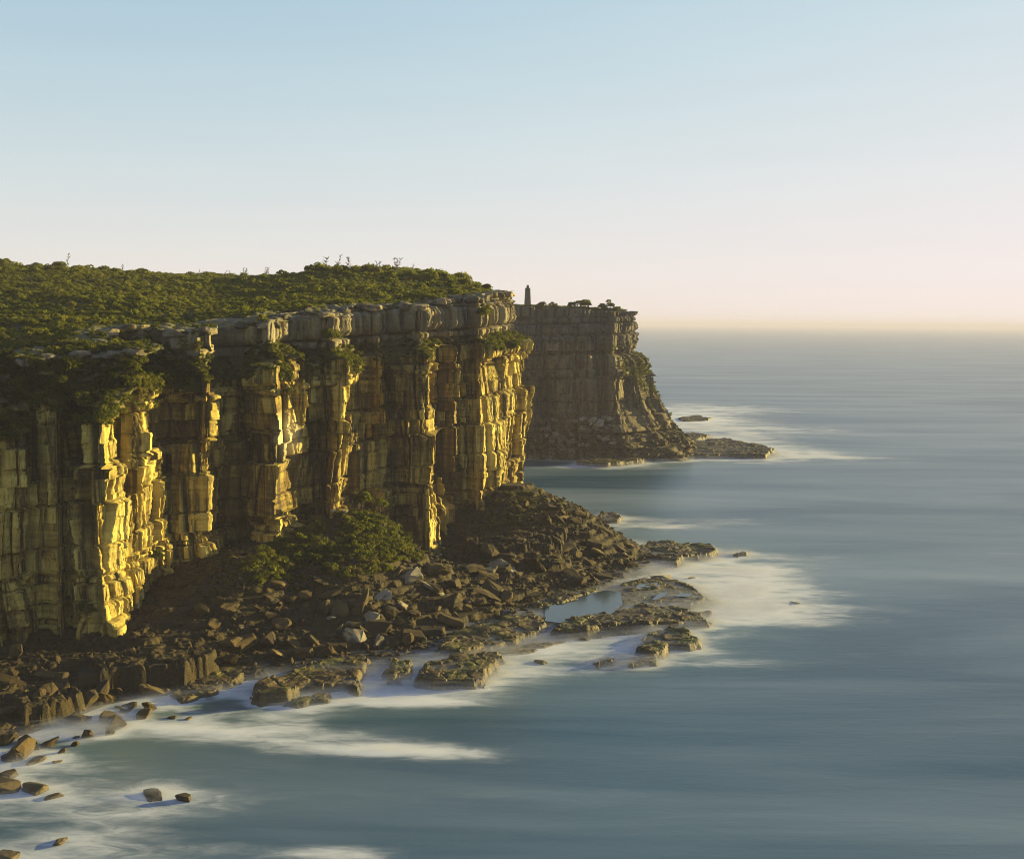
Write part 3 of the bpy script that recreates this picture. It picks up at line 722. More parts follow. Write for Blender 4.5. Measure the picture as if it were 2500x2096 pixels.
# rocks standing in the water near the viewer
SEA = [
 (8, 1925, (4.4, 4.0, 4.2), 'tall rough wet rock cut by the left edge of the picture'),
 (25, 1888, (3.0, 2.6, 1.6), 'rounded rock behind the tall wet rock at the left edge'),
 (85, 1922, (4.0, 2.8, 2.0), 'smooth rounded rock in the foam beside the tall wet rock'),
 (130, 1940, (2.6, 1.4, 0.8), 'low flat rock washed by foam right of the smooth rounded rock'),
 (375, 1940, (4.6, 2.4, 0.9), 'broad flat rock awash out in the bay'),
 (447, 1948, (2.2, 1.9, 1.8), 'rounded golden rock at the right end of the flat rock awash'),
 (146, 2050, (2.3, 1.3, 0.9), 'small dark rock alone in cream foam near the bottom left'),
 (12, 2088, (3.2, 2.4, 1.5), 'rock cut by the bottom left corner of the picture'),
 (86, 1854, (3.0, 2.0, 1.3), 'long dark rock in the foam, second row from the shore'),
 (20, 1850, (2.8, 2.0, 1.3), 'dark rock in the foam by the left edge, second row from shore'),
 (140, 1855, (1.4, 1.0, 0.6), 'small rock awash right of the long dark rock'),
 (270, 1785, (1.7, 1.5, 1.2), 'single round dark rock in the foam off the boulder beach'),
 (418, 1748, (1.7, 1.2, 0.8), 'round rock in shallow foam below the pale fluted block'),
 (460, 1750, (1.3, 1.0, 0.6), 'smallest rock in the foam below the pale fluted block'),
 (1320, 1614, (2.6, 1.8, 1.1), 'brown rock alone in the milky channel between slab and islet'),
 (1690, 1408, (2.4, 1.2, 0.5), 'low ledge streaming with white water right of the big pale topped block'),
 (1940, 1468, (3.2, 1.2, 0.5), 'outer reef rock barely breaking the milky water on the right'),
]
for k, (px, py, sc, lab) in enumerate(SEA):
    p = on_z(px, py, 0.3)
    SEA_ROCKS.append((p[0], p[1], max(sc[0], sc[1]) * 0.55))
    put('sea_rock', B_WET[k % 8], (p[0], p[1], 0.12 * sc[2]), tuple(0.55 * s for s in sc), (0.05 * (k % 3), 0.1, k * 1.3), lab, 'rock')

# boulder field on the talus
zones = [  # px/py polygon, count, size range, label, group, pale share
 ([(0, 1640), (180, 1650), (420, 1660), (480, 1690), (330, 1760), (120, 1850), (0, 1880)], 66, (0.8, 2.9), 'angular dark boulder on the boulder beach above the left foam', 'boulders of the left beach', 0.0),
 ([(480, 1500), (640, 1420), (760, 1420), (900, 1420), (900, 1600), (640, 1610), (500, 1640)], 62, (0.8, 3.4), 'tumbled brown block in the dark rockfall left of the leaning sliver', 'blocks of the left rockfall', 0.05),
 ([(900, 1400), (1100, 1380), (1250, 1360), (1260, 1480), (1080, 1560), (900, 1600)], 66, (0.8, 3.4), 'angular brown block in the rockfall between bushy mound and rock bench', 'blocks of the middle rockfall', 0.08),
 ([(1120, 1330), (1280, 1230), (1400, 1235), (1540, 1330), (1560, 1400), (1420, 1430), (1250, 1440)], 52, (0.9, 3.6), 'dark angular block on the ridge slope descending to the sea', 'blocks of the ridge slope', 0.03)]
LM = [(b[0], b[1], n_) for b, n_ in zip(BIG, ('the tall pointed block', 'the long left edge slab', 'the broad brown block', 'the overhanging block', 'the curved sunlit block', 'the golden cube', 'the pale fluted block', 'the upright rectangular block', 'the yellow faced block', 'the foam edge block',
      'the split grey block', 'the long grey slab', 'the pale edged slab', 'the squat brown block', 'the pointed standing slab', 'the thin slab under the scrub', 'the narrow leaning slab', 'the leaning sliver', 'the ribbed block', 'the flat ribbed slab', 'the small golden block', 'the golden squarish block', 'the wide thin slab', 'the bright edged splinter',
      'the smooth golden slab', 'the pool corner cube', 'the dark pointed block', 'the tide pool rock', 'the skyline ridge block', 'the long ridge slab', 'the ridge end block', 'the white faced cube', 'the olive brown block', 'the olive faced block', 'the pale topped block', 'the large dark block', 'the sunlit sliver slab'))] + \
     [(760, 1650, 'the lumpy tidal slab'), (1130, 1640, 'the flat mossy slab'), (1200, 1555, 'the jointed bench'), (800, 1330, 'the bushy mound'), (380, 1600, 'the flat topped bench'), (1270, 1310, 'the stepped bench')]
USED = set()
def place_label(px, py, s, sc, pale):
    size = 'small' if s < 1.2 else 'mid sized' if s < 2.0 else 'large'
    form = 'flat slab' if sc[2] < 0.7 * sc[0] else 'upright block' if sc[2] > 0.95 * sc[0] else 'angular boulder'
    tone = 'pale ' if pale else 'brown '
    ls = sorted(LM, key=lambda l: math.hypot(l[0] - px, 1.6 * (l[1] - py)))[:4]
    def dr(l):
        dx, dy = px - l[0], 1.6 * (py - l[1])
        return ('right of ' if dx > 0 else 'left of ') if abs(dx) > abs(dy) else ('below ' if dy > 0 else 'above ')
    opts = [f'{size} {tone}{form} just {dr(ls[0])}{ls[0][2]}'] + [f'{size} {tone}{form} {dr(ls[0])}{ls[0][2]}, {dr(l)}{l[2]}' for l in ls[1:]]
    for o_ in opts:
        if o_ not in USED and len(o_.split()) <= 16:
            USED.add(o_); return o_
    return opts[0]
def in_poly(P, poly):
    return poly_sd(np.array([P[0]]), np.array([P[1]]), poly)[0] > 0
for (poly, n, (s0, s1), lab, grp, pale) in zones:
    c = 0
    xs = [p[0] for p in poly]; ys = [p[1] for p in poly]
    while c < n:
        px, py = random.uniform(min(xs), max(xs)), random.uniform(min(ys), max(ys))
        if not in_poly((px, py), poly): continue
        p = foot_pt(px, py)
        if p[2] < -0.2 or p[1] > 420: continue
        c += 1
        s = s0 + (s1 - s0) * random.random() ** 2.2
        is_p = random.random() < pale
        me = random.choice(B_PALE if is_p else B_DARK)
        sc = (s * random.uniform(0.8, 1.3), s * random.uniform(0.6, 1.0), s * random.uniform(0.5, 1.1))
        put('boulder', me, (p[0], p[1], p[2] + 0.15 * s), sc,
            (random.uniform(-0.5, 0.5), random.uniform(-0.3, 0.7), random.uniform(0, 6.28)),
            place_label(px, py, s, sc, is_p), 'boulder', grp)
        if p[2] < 0.6: SEA_ROCKS.append((p[0], p[1], s))

# small rubble between the boulders: nobody could count it
def rubble(name, pts, sizes, mat, label, seed):
    protos = []
    for i in range(8):
        me = boulder_mesh('rubble_tmp', seed + i, mat, 0.6, 11, False)
        v = np.empty(len(me.vertices) * 3); me.vertices.foreach_get('co', v)
        f = np.empty(len(me.loops), np.int32); me.loops.foreach_get('vertex_index', f)
        protos.append((v.reshape(-1, 3), f.reshape(-1, 3))); bpy.data.meshes.remove(me)
    VV, FF, n = [], [], 0
    for i, (p, s) in enumerate(zip(pts, sizes)):
        v, f = protos[i % 8]
        m = np.array(Euler((random.uniform(-.6, .6), random.uniform(-.6, .6), random.uniform(0, 6.3))).to_matrix())
        VV.append((v * (s * np.array([random.uniform(0.8, 1.5), 1, random.uniform(0.5, 1)]))) @ m.T + p); FF.append(f + n); n += len(v)
    ob = add(name, mesh_np(name, np.vstack(VV), np.vstack(FF), mat))
    return tag(ob, label, kind='stuff')
pts, sizes = [], []
N = 9000
qx, qy = rng.uniform(-125, 50, N * 6), rng.uniform(150, 372, N * 6)
qz = foot_fast(qx, qy)
wy = np.interp(qx, plan1[:29, 0][o], np.maximum.accumulate(plan1[:29, 1][o]))
m = (qz > 0.2) & (qz < 17) & (qy < wy + 1) & (fbm(qx / 12, qy / 12, 620, 3) > -0.22)
qx, qy, qz = qx[m][:N], qy[m][:N], qz[m][:N]
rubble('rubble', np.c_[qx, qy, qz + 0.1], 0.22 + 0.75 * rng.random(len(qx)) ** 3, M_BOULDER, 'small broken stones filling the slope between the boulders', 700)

# pale rockfall below the far headland
pts = []
for k in range(70):
    px, py = random.uniform(1330, 1500), random.uniform(1020, 1085)
    if py < 1050 - (px - 1330) * 0.05 - 40: continue
    p = surf(px, py, G2, 4)
    s = random.uniform(0.9, 2.6)
    row_ = ('topmost', 'upper', 'middle', 'lower', 'lowest')[min(4, int((py - 1015) / 14))]; col_ = ('far left', 'left', 'centre', 'right', 'far right')[min(4, int((px - 1330) / 34))]
    lab = f"{'small' if s < 1.4 else 'mid sized' if s < 2.0 else 'large'} pale block in the {row_} {col_} of the far headland rockfall"
    if lab in USED: continue
    USED.add(lab)
    put('boulder', random.choice(B_PALE), p + np.array([0, -1.2, 0.5]), (s * 1.3, s, s * 0.9), (random.uniform(-.5, .5), random.uniform(-.5, .7), random.uniform(0, 6)), lab, 'boulder', 'pale blocks under the far headland')

Vw2 = G2.reshape(-1, 3); ax, ay, ad = to_px(Vw2)
ai = np.where((ax > 1270) & (ax < 1700) & (Vw2[:, 2] > 0.5) & (Vw2[:, 2] < 15 - 7 * np.abs(fbm(ax / 40, ax * 0, 640, 2))) & (ad < 640) & (rng.random(len(ax)) < 0.10))[0]
rubble('far_rubble', Vw2[ai] + np.array([0, -0.4, 0.2]), 0.7 + 1.7 * rng.random(len(ai)) ** 2.5, M_BOULDER, 'dark rubble apron along the foot of the far headland', 760)

# cap blocks along the lip are pieces of the cliff
xs_, ys_, ds_ = to_px(lip)
capi = [i for i in range(len(lip)) if 330 < xs_[i] < 1240 and lip[i, 1] < 385]
i = capi[0]; c = 0
while i < capi[-1]:
    s = random.uniform(0.9, 2.3)
    p = G1[-16, i] * 0.5 + G1[-10, i] * 0.5
    if random.random() < 0.8:
        ob = add('cap_block', CAPS[c % 8], parent=cliff, loc=(p[0] - 0.8, p[1] + 0.55, plat_z([p[0]], [p[1]])[0] - 0.12 * s))
        ob.scale = (s * 1.25, s, s * 0.62); ob.rotation_euler = (random.uniform(-.12, .12), random.uniform(-.12, .12), random.uniform(0, 6.3))
        c += 1
    i += int(max(2, s * random.uniform(1.0, 2.6) / 0.235))

# ------------------------------------------------------------------ vegetation
def leaf_cloud(seed, blobs, n, size):
    r = np.random.default_rng(seed)
    w = np.array([b[3] ** 2 for b in blobs]); w = w / w.sum()
    k = r.choice(len(blobs), n, p=w)
    B = np.array(blobs)[k]
    d = r.normal(size=(n, 3)); d /= np.linalg.norm(d, axis=1)[:, None]
    d[:, 2] = np.where(d[:, 2] < -0.35, -d[:, 2], d[:, 2])
    rad = B[:, 3:4] * (0.55 + 0.5 * r.random((n, 1)) ** 0.6)
    C = B[:, :3] + d * rad * np.array([1, 1, 0.85])
    nn = d + r.normal(size=(n, 3)) * 0.55; nn /= np.linalg.norm(nn, axis=1)[:, None]
    t1 = np.cross(nn, r.normal(size=(n, 3))); t1 /= np.linalg.norm(t1, axis=1)[:, None]
    t2 = np.cross(nn, t1)
    s = size * (0.6 + 0.8 * r.random((n, 1)))
    V = np.stack([C - t1 * s, C - t2 * s * 0.55, C + t1 * s, C + t2 * s * 0.55], 1).reshape(-1, 3)
    F = np.arange(4 * n).reshape(-1, 4)
    return V, F

def blobs(seed, n, spread, rmin, rmax, h):
    r = np.random.default_rng(seed)
    out = []
    for i in range(n):
        a, q = r.random() * 6.28, spread * math.sqrt(r.random())
        R_ = rmin + (rmax - rmin) * r.random()
        out.append((q * math.cos(a), q * math.sin(a), h * (0.35 + 0.65 * r.random()) * (1 - 0.5 * (q / (spread + 1e-6)) ** 2), R_))
    return out

def tube(pts, rads, sides=5):
    V, F = [], []
    pts = [np.array(p, float) for p in pts]
    for i, p in enumerate(pts):
        d = pts[min(i + 1, len(pts) - 1)] - pts[max(i - 1, 0)]; d /= np.linalg.norm(d) + 1e-9
        a = np.cross(d, [0.3, 0.9, 0.2]); a /= np.linalg.norm(a); b = np.cross(d, a)
        for k in range(sides):
            t = 2 * math.pi * k / sides
            V.append(p + rads[i] * (a * math.cos(t) + b * math.sin(t)))
    for i in range(len(pts) - 1):
        for k in range(sides):
            k2 = (k + 1) % sides
            F.append((i * sides + k, i * sides + k2, (i + 1) * sides + k2, (i + 1) * sides + k))
    return V, F

def tubes_mesh(name, lst, mat, sides=5):
    V, F = [], []
    for pts, rads in lst:
        v, f = tube(pts, rads, sides)
        F += [tuple(i + len(V) for i in q) for q in f]; V += v
    return mesh_np(name, np.array(V), np.array(F), mat)

def bush(name, seed, loc, size, label, cat='bush', group=None, tall=0.8, trunk=0.4, leaf=M_LEAFD, nb=9, dens=1.0, lean=(0, 0)):
    """Empty at the base > crown, trunk; size is the crown's radius in m"""
    e = bpy.data.objects.new(name, None); COL.objects.link(e); e.location = loc
    bl = [(x * size + lean[0] * size, y * size + lean[1] * size, (z + trunk) * size, r * size) for x, y, z, r in blobs(seed, nb, 0.75, 0.28, 0.5, tall)]
    n = int(dens * 110 * nb * max(0.5, min(size, 3.5)) ** 0.8 / 2)
    V, F = leaf_cloud(seed, bl, n, 0.13 + 0.05 * size)
    cr = add('crown', mesh_np('crown', V, F, leaf), e)
    lst = [([(0, 0, -0.3), (lean[0] * .4 * size, 0.02 * size, 0.3 * size * (trunk + .2)), (lean[0] * .8 * size, lean[1] * size * .8, size * (trunk + 0.45 * tall))], [0.07 * size, 0.06 * size, 0.03 * size])]
    for b in bl[:5]:
        lst.append(([(lean[0] * .4 * size, 0, 0.3 * size * (trunk + .2)), (b[0] * 0.6, b[1] * 0.6, b[2] * 0.75), b[:3]], [0.045 * size, 0.03 * size, 0.012 * size]))
    add('trunk', tubes_mesh('trunk', lst, M_BARK), e)
    tag(e, label, cat, group)
    return e, cr

def sky_pt(px, py, D):             # a point on the plateau below that pixel column
    x = (px - 1250) / FPX * D
    return np.array([x, D, float(plat_z([x], [D])[0])])

# crowns on the skyline of the near headland (also the sources of the heath scatter)
SRC = []
for k, (px, D, s, lab) in enumerate([
    (20, 398, 2.8, 'dark rounded bush on the skyline at the far left'),
    (352, 415, 2.3, 'compact dark bush standing alone on the skyline left of centre'),
    (150, 404, 2.4, 'low broad bush on the left skyline beside the tall dead tree'),
    (690, 418, 2.2, 'low bush on the skyline at the left end of the wooded rise')]):
    e, cr = bush('skyline_bush', 900 + k, sky_pt(px, 0, D) - np.array([0, 0, 0.4]), s, lab, group=None, leaf=M_LEAF)
    SRC.append(cr)

def shrub_src(k, px, D, lab):
    e = bpy.data.objects.new('heath_shrub', None); COL.objects.link(e); e.location = sky_pt(px, 0, D)
    V, F = leaf_cloud(950 + k, blobs(950 + k, 5, 0.6, 0.35, 0.6, 0.5), 170, 0.17)
    cr = add('crown', mesh_np('shrub_crown', V, F, M_LEAF), e)
    add('stem', tubes_mesh('stem', [([(0, 0, -0.3), (0.05, 0, 0.2), (0, 0, 0.5)], [0.05, 0.04, 0.02])], M_BARK), e)
    tag(e, lab, 'shrub')
    return cr
SHR = [shrub_src(0, 1172, 378, 'small round shrub near the right end of the plateau skyline'),
       shrub_src(1, 560, 300, 'small green shrub just behind the lip above the second lit block'),
       shrub_src(2, 935, 330, 'small green shrub just behind the cliff lip right of centre'),
       shrub_src(3, 250, 285, 'small green shrub on the plateau left of the first cap blocks')]

def dark_src(k, px, py, lab):
    e = bpy.data.objects.new('scrub_shrub', None); COL.objects.link(e); e.location = surf(px, py) + np.array([0, -0.2, -0.2])
    V, F = leaf_cloud(970 + k, blobs(970 + k, 6, 0.7, 0.28, 0.55, 0.6), 190, 0.15)
    cr = add('crown', mesh_np('shrub_crown', V, F, M_LEAFD), e)
    add('stem', tubes_mesh('stem', [([(0, 0, -0.3), (0.05, 0, 0.2), (0, 0, 0.5)], [0.05, 0.04, 0.02])], M_BARK), e)
    tag(e, lab, 'shrub')
    return cr
SHD = [dark_src(0, 600, 905, 'small dark shrub on the ledge between the two big ledge bushes'), dark_src(1, 985, 870, 'small dark shrub on the shaded ledge right of the fourth buttress'),
       dark_src(2, 1150, 865, 'small dark shrub on the ledge left of the tip bushes')]

def scatter(name, P, scl, label, srcs=SHR, seed=1):
    """uncountable scrub: shrubs instanced on points"""
    r = np.random.default_rng(seed)
    me = bpy.data.meshes.new(name); me.vertices.add(len(P)); me.vertices.foreach_set('co', np.asarray(P, np.float32).ravel())
    def av(n, ty, a, key='value'):
        q = me.attributes.new(n, ty, 'POINT'); q.data.foreach_set(key, np.asarray(a).ravel())
    av('scl', 'FLOAT_VECTOR', np.asarray(scl, np.float32), 'vector')
    av('rot', 'FLOAT_VECTOR', np.c_[0.25 * r.normal(size=(len(P), 2)), r.random(len(P)) * 6.28].astype(np.float32), 'vector')
    av('pick', 'INT', r.integers(0, len(srcs), len(P)).astype(np.int32))
    ob = add(name, me)
    ng = bpy.data.node_groups.new(name, 'GeometryNodeTree')
    ng.interface.new_socket('Geometry', in_out='INPUT', socket_type='NodeSocketGeometry')
    ng.interface.new_socket('Geometry', in_out='OUTPUT', socket_type='NodeSocketGeometry')
    n, l = ng.nodes, ng.links
    gi, go = n.new('NodeGroupInput'), n.new('NodeGroupOutput')
    iop = n.new('GeometryNodeInstanceOnPoints')
    jn = n.new('GeometryNodeJoinGeometry')
    for s in reversed(srcs):
        oi = n.new('GeometryNodeObjectInfo'); oi.inputs['Object'].default_value = s; oi.inputs['As Instance'].default_value = True
        l.new(oi.outputs['Geometry'], jn.inputs[0])
    l.new(gi.outputs[0], iop.inputs['Points']); l.new(jn.outputs[0], iop.inputs['Instance'])
    iop.inputs['Pick Instance'].default_value = True
    def na(nm, ty):
        q = n.new('GeometryNodeInputNamedAttribute'); q.data_type = ty; q.inputs['Name'].default_value = nm
        return [s for s in q.outputs if s.enabled and s.name == 'Attribute'][0]
    l.new(na('scl', 'FLOAT_VECTOR'), iop.inputs['Scale'])
    e2r = n.new('FunctionNodeEulerToRotation'); l.new(na('rot', 'FLOAT_VECTOR'), e2r.inputs[0]); l.new(e2r.outputs[0], iop.inputs['Rotation'])
    l.new(na('pick', 'INT'), iop.inputs['Instance Index'])
    l.new(iop.outputs[0], go.inputs[0])
    md = ob.modifiers.new('scatter', 'NODES'); md.node_group = ng
    return tag(ob, label, kind='stuff')

# heath on the plateau
N = 60000
qx, qy = rng.uniform(-235, 12, N), rng.uniform(200, 470, N)
sdq = poly_sd(qx, qy, lip_poly)
inview = (qx / qy > -0.52)
dens = 0.8 + 1.0 * fbm(qx / 15, qy / 10, 801, 3)
m = (sdq > 0.4) & inview & (rng.random(N) < dens)
qx, qy = qx[m], qy[m]
qz = plat_z(qx, qy) - 0.15
ppx, ppy, _ = to_px(np.c_[qx, qy, qz])
clump = fbm(qx / 13, qy / 9, 802, 4)
s = 0.5 + 0.4 * rng.random(len(qx)) + 1.0 * np.maximum(0, clump) + 1.0 * (rng.random(len(qx)) > 0.975)
wood = sstep(700, 780, ppx) * (1 - sstep(1120, 1190, ppx)) * sstep(388, 402, qy)     # taller scrub on the rise
s = s * (1 + 0.7 * wood)
scatter('heath', np.c_[qx, qy, qz], np.c_[s * 1.1, s * 1.1, s * (0.85 + 0.4 * rng.random(len(qx)) + 0.2 * wood)], 'dense green coastal heath covering the clifftop')

# scrub hanging on the broad ledge at the left, and thin ledge growth elsewhere
L0 = 235
P, S = [], []
led = G1[L0 - 6:L0 + 26]
lx, ly, _ = to_px(led.reshape(-1, 3))
lx = lx.reshape(led.shape[:2])
for r_ in range(led.shape[0]):
    x = lx[r_]
    vis = (x > -60) & (x < 1290)
    # gaussian spots where the photograph shows bushes on the ledge
    d = np.where(x < 420, 0.55, 0.035)
    for c_, w_, a_ in ((440, 60, 0.45), (545, 40, 0.35), (690, 55, 0.45), (645, 45, 0.3), (812, 42, 0.35), (850, 26, 0.4), (1240, 46, 0.6), (1050, 24, 0.3), (1180, 30, 0.25)):
        d = np.maximum(d, a_ * np.exp(-((x - c_) / w_) ** 2))
    for i in np.where(vis & (rng.random(len(x)) < d * 0.16))[0]:
        P.append(led[r_, i]); S.append(rng.uniform(0.6, 1.5) * (1.25 if x[i] < 420 else 0.9))
P, S = np.array(P), np.array(S)
scatter('ledge_scrub', P, np.c_[S, S, S], 'dark scrub clinging to the ledges of the near cliff', SHD, seed=2)

# scrub below the left lip running down the face (px 0-330, py 820-1000)
for_face = []
Vw = G1.reshape(-1, 3); wx, wy_, wd = surf.c.setdefault(id(G1), to_px(Vw))
fm = (wx > -60) & (wx < 560) & (wy_ > 790) & (wy_ < 1040) & (wd < 300)
dn = np.exp(-((wy_ - (905 - 0.05 * wx)) / 75) ** 2) * (1 - sstep(330, 430, wx)) + 0.6 * np.exp(-((wx - 465) / 45) ** 2 - ((wy_ - 900) / 50) ** 2) 
idx = np.where(fm & (rng.random(len(wx)) < 0.11 * dn))[0]
P = Vw[idx]; S = rng.uniform(0.5, 1.35, len(idx))
# a little on every other part of the wall
idx2 = np.where((wx > -40) & (wx < 1290) & (wy_ > 840) & (wd < 380) & (rng.random(len(wx)) < 0.0006) & (fbm(wx / 60, wy_ / 40, 830, 3) > 0.12))[0]
P = np.vstack([P, Vw[idx2]]); S = np.r_[S, rng.uniform(0.25, 0.7, len(idx2))]
scatter('face_scrub', P, np.c_[S, S, S * 0.9], 'dark scrub spilling down the upper left of the cliff face', SHD, seed=3)

# bushy mound on the talus
poly = [(612, 1418), (600, 1380), (640, 1330), (720, 1280), (800, 1258), (880, 1240), (930, 1255), (985, 1300), (1030, 1352), (1000, 1390), (900, 1400), (840, 1412), (780, 1385), (700, 1405), (660, 1425)]
P, S = [], []
while len(P) < 1000:
    px, py = random.uniform(590, 1040), random.uniform(1235, 1430)
    if in_poly((px, py), poly) and fbm(np.array([px / 45.0]), np.array([py / 30.0]), 77, 3)[0] > -0.22 + 0.25 * (py > 1370):
        p = foot_pt(px, py); P.append(p - np.array([0, 0, 0.2])); S.append(random.uniform(0.6, 1.2) + 1.3 * random.random() ** 3)
n0 = len(P)
for (x0, x1, y0, y1, n) in ((1090, 1330, 1195, 1300, 330), (620, 760, 1400, 1440, 60), (1180, 1400, 1185, 1290, 220), (520, 620, 1330, 1450, 120)):
    for _ in range(n):
        p = foot_pt(random.uniform(x0, x1), random.uniform(y0, y1))
        if p[2] > 5: P.append(p - np.array([0, 0, 0.2])); S.append(random.uniform(0.35, 0.95))
S = np.array(S)
scatter('mound_scrub', np.array(P), np.c_[S, S, S], 'green scrub covering the mound and slopes below the wall', SHD + SHR[:1], seed=4)

# single bushes and small trees on the wall
WALL_BUSH = [
 (430, 905, 3.4, 'big bush on the ledge above the second lit buttress'),
 (475, 945, 2.4, 'lower bush overhanging the second lit buttress'),
 (660, 850, 2.6, 'bush on the ledge under the cap left of centre'),
 (690, 905, 3.4, 'large bush sitting on top of the third lit buttress'),
 (705, 945, 1.9, 'bush hanging at the top edge of the third lit buttress'),
 (800, 815, 2.8, 'dark rounded bush on the ledge under the lit cap blocks'),
 (835, 850, 1.8, 'brown bush crowning the fourth lit buttress'),
 (1185, 750, 2.6, 'bush clinging just under the cap at the headland tip'),
 (1215, 835, 3.0, 'left bush on the ledge above the bright tip face'),
 (1250, 838, 3.2, 'big dark bush on the ledge above the bright tip face'),
 (1048, 862, 1.4, 'small bush above the thin leaning lit rib'),
 (938, 985, 1.5, 'small bright green bush on the shaded wall right of centre'),
 (1120, 1140, 2.0, 'bush on a ledge low on the wall near the tip'),
 (170, 880, 3.2, 'dark bush on the left ledge below the cap blocks'),
 (290, 920, 3.2, 'large olive bush at the right end of the left ledge scrub'),
 (340, 945, 2.2, 'bush hanging above the big lit buttress'),
 (60, 930, 3.4, 'dark bush in the shaded scrub near the left edge'),
 (300, 690 + 100, 1.6, 'small bush between the first cap blocks'),
 (385, 1350, 1.9, 'bush low on the wall right of the big lit buttress'),
 (205, 1480, 2.2, 'dark bush on the lower left wall beside the lowest buttress'),
]
for k, (px, py, s, lab) in enumerate(WALL_BUSH):
    p = surf(px, py + 10)
    bush('wall_bush', 1000 + k, p - np.array([0, 0, 0.5 * s]) + np.array([0.2, -0.3, 0]), s, lab, nb=10, trunk=0.1, tall=0.9)
for k, (px, py, s, lab) in enumerate([
 (770, 1240, 2.2, 'small tree with bare stem against the wall left of the mound top'),
 (880, 1235, 2.7, 'leaning tree with pale stem above the bushy mound'),
 (925, 1240, 2.2, 'right tree of the two growing above the bushy mound'),
 ]):
    p = foot_pt(px, py + 22); q_ = surf(px, py + 22)
    if p[2] < 0 or q_[1] < p[1]: p = q_ + np.array([0.3, -0.6, -0.3])
    bush('small_tree', 1100 + k, p, s, lab, 'tree', tall=0.9, trunk=1.1, nb=9, leaf=M_LEAF, lean=(0.25, 0))

# dead and bare trees on the skyline
def bare_tree(px, D, h, label, seed, fan=0.5, stems=1, group=None, base=None):
    r = random.Random(seed)
    e = bpy.data.objects.new('dead_tree', None); COL.objects.link(e)
    p = sky_pt(px, 0, D) if base is None else base
    e.location = p
    tr, br = [], []
    for q in range(stems):
        bx = r.uniform(-0.6, 0.6) * (stems > 1)
        pts = [np.array([bx, 0, -0.3])]; 
        for i in range(5):
            pts.append(pts[-1] + np.array([r.uniform(-.10, .10) * h + bx * 0.1, r.uniform(-.05, .05) * h, h / 5]))
        rad = [0.035 * h * (1 - 0.16 * i) * (0.6 if stems > 1 else 1) for i in range(6)]
        tr.append((pts, [max(0.06, 1.1 * x) for x in rad]))
        for i in range(2, 6):
            for _ in range(3):
                a = r.uniform(0, 6.28); L = h * r.uniform(0.15, 0.38) * (1.2 - 0.12 * i)
                d = np.array([math.cos(a) * fan, math.sin(a) * fan, r.uniform(0.4, 0.9)])
                m_ = pts[i] + d * L * 0.5 + np.array([r.uniform(-.05, .05) * h, 0, 0])
                br.append(([pts[i], m_, m_ + d * L * 0.5 + np.array([r.uniform(-.08, .08) * h, 0, 0.02 * h])], [0.022 * h, 0.016 * h, 0.010 * h]))
    add('trunk', tubes_mesh('trunk', tr, M_WOOD), e)
    add('branches', tubes_mesh('branches', br, M_WOOD, 4), e)
    tag(e, label, 'dead tree', group)
for k, (px, D, h, st, lab) in enumerate([
 (170, 398, 5.6, 1, 'tall bare dead tree on the left skyline'),
 (225, 402, 2.6, 1, 'short bare tree just right of the tall dead tree'),
 (305, 414, 3.4, 2, 'bare twiggy tree on the skyline left of the compact dark bush'),
 (492, 420, 3.6, 1, 'slender bare tree on the skyline left of the wooded rise'),
 (556, 420, 3.4, 2, 'low bare shrub on the skyline, spreading twigs'),
 (602, 420, 4.2, 3, 'wide fan of bare twigs at the foot of the wooded rise'),
 (655, 418, 4.0, 3, 'spiky bare twigs at the left end of the wooded rise'),
 (795, 412, 5.6, 2, 'pair of thin bare stems above the left of the wooded rise'),
 (820, 412, 6.4, 1, 'tallest thin bare stem above the wooded rise'),
 (852, 412, 5.6, 2, 'bare stems above the middle of the wooded rise'),
 (925, 410, 4.6, 2, 'short bare stems right of the middle of the wooded rise'),
 (972, 408, 6.0, 3, 'bare forked crown above the right of the wooded rise'),
 (1010, 405, 4.4, 1, 'single short bare stem right of the forked crown'),
 (1145, 386, 4.0, 1, 'dead tree standing alone near the headland tip'),
]):
    bare_tree(px, D, h, lab, 1200 + k, 0.7 if st > 1 else 0.55, st)
for k, (px, D, s, lab) in enumerate([
    (760, 408, 2.8, 'rounded bush at the left of the wooded rise'), (830, 408, 3.0, 'rounded bush in the middle of the wooded rise'), (900, 406, 3.0, 'rounded bush right of the middle of the wooded rise'),
    (1050, 398, 2.8, 'rounded bush on the falling right shoulder of the rise'), (1130, 388, 2.4, 'dark bush just left of the lone dead tree'), (1185, 380, 2.0, 'last bush on the skyline before the headland tip')]):
    bush('skyline_bush', 1300 + k, sky_pt(px, 0, D) - np.array([0, 0, 0.3]), s, lab, leaf=M_LEAF)

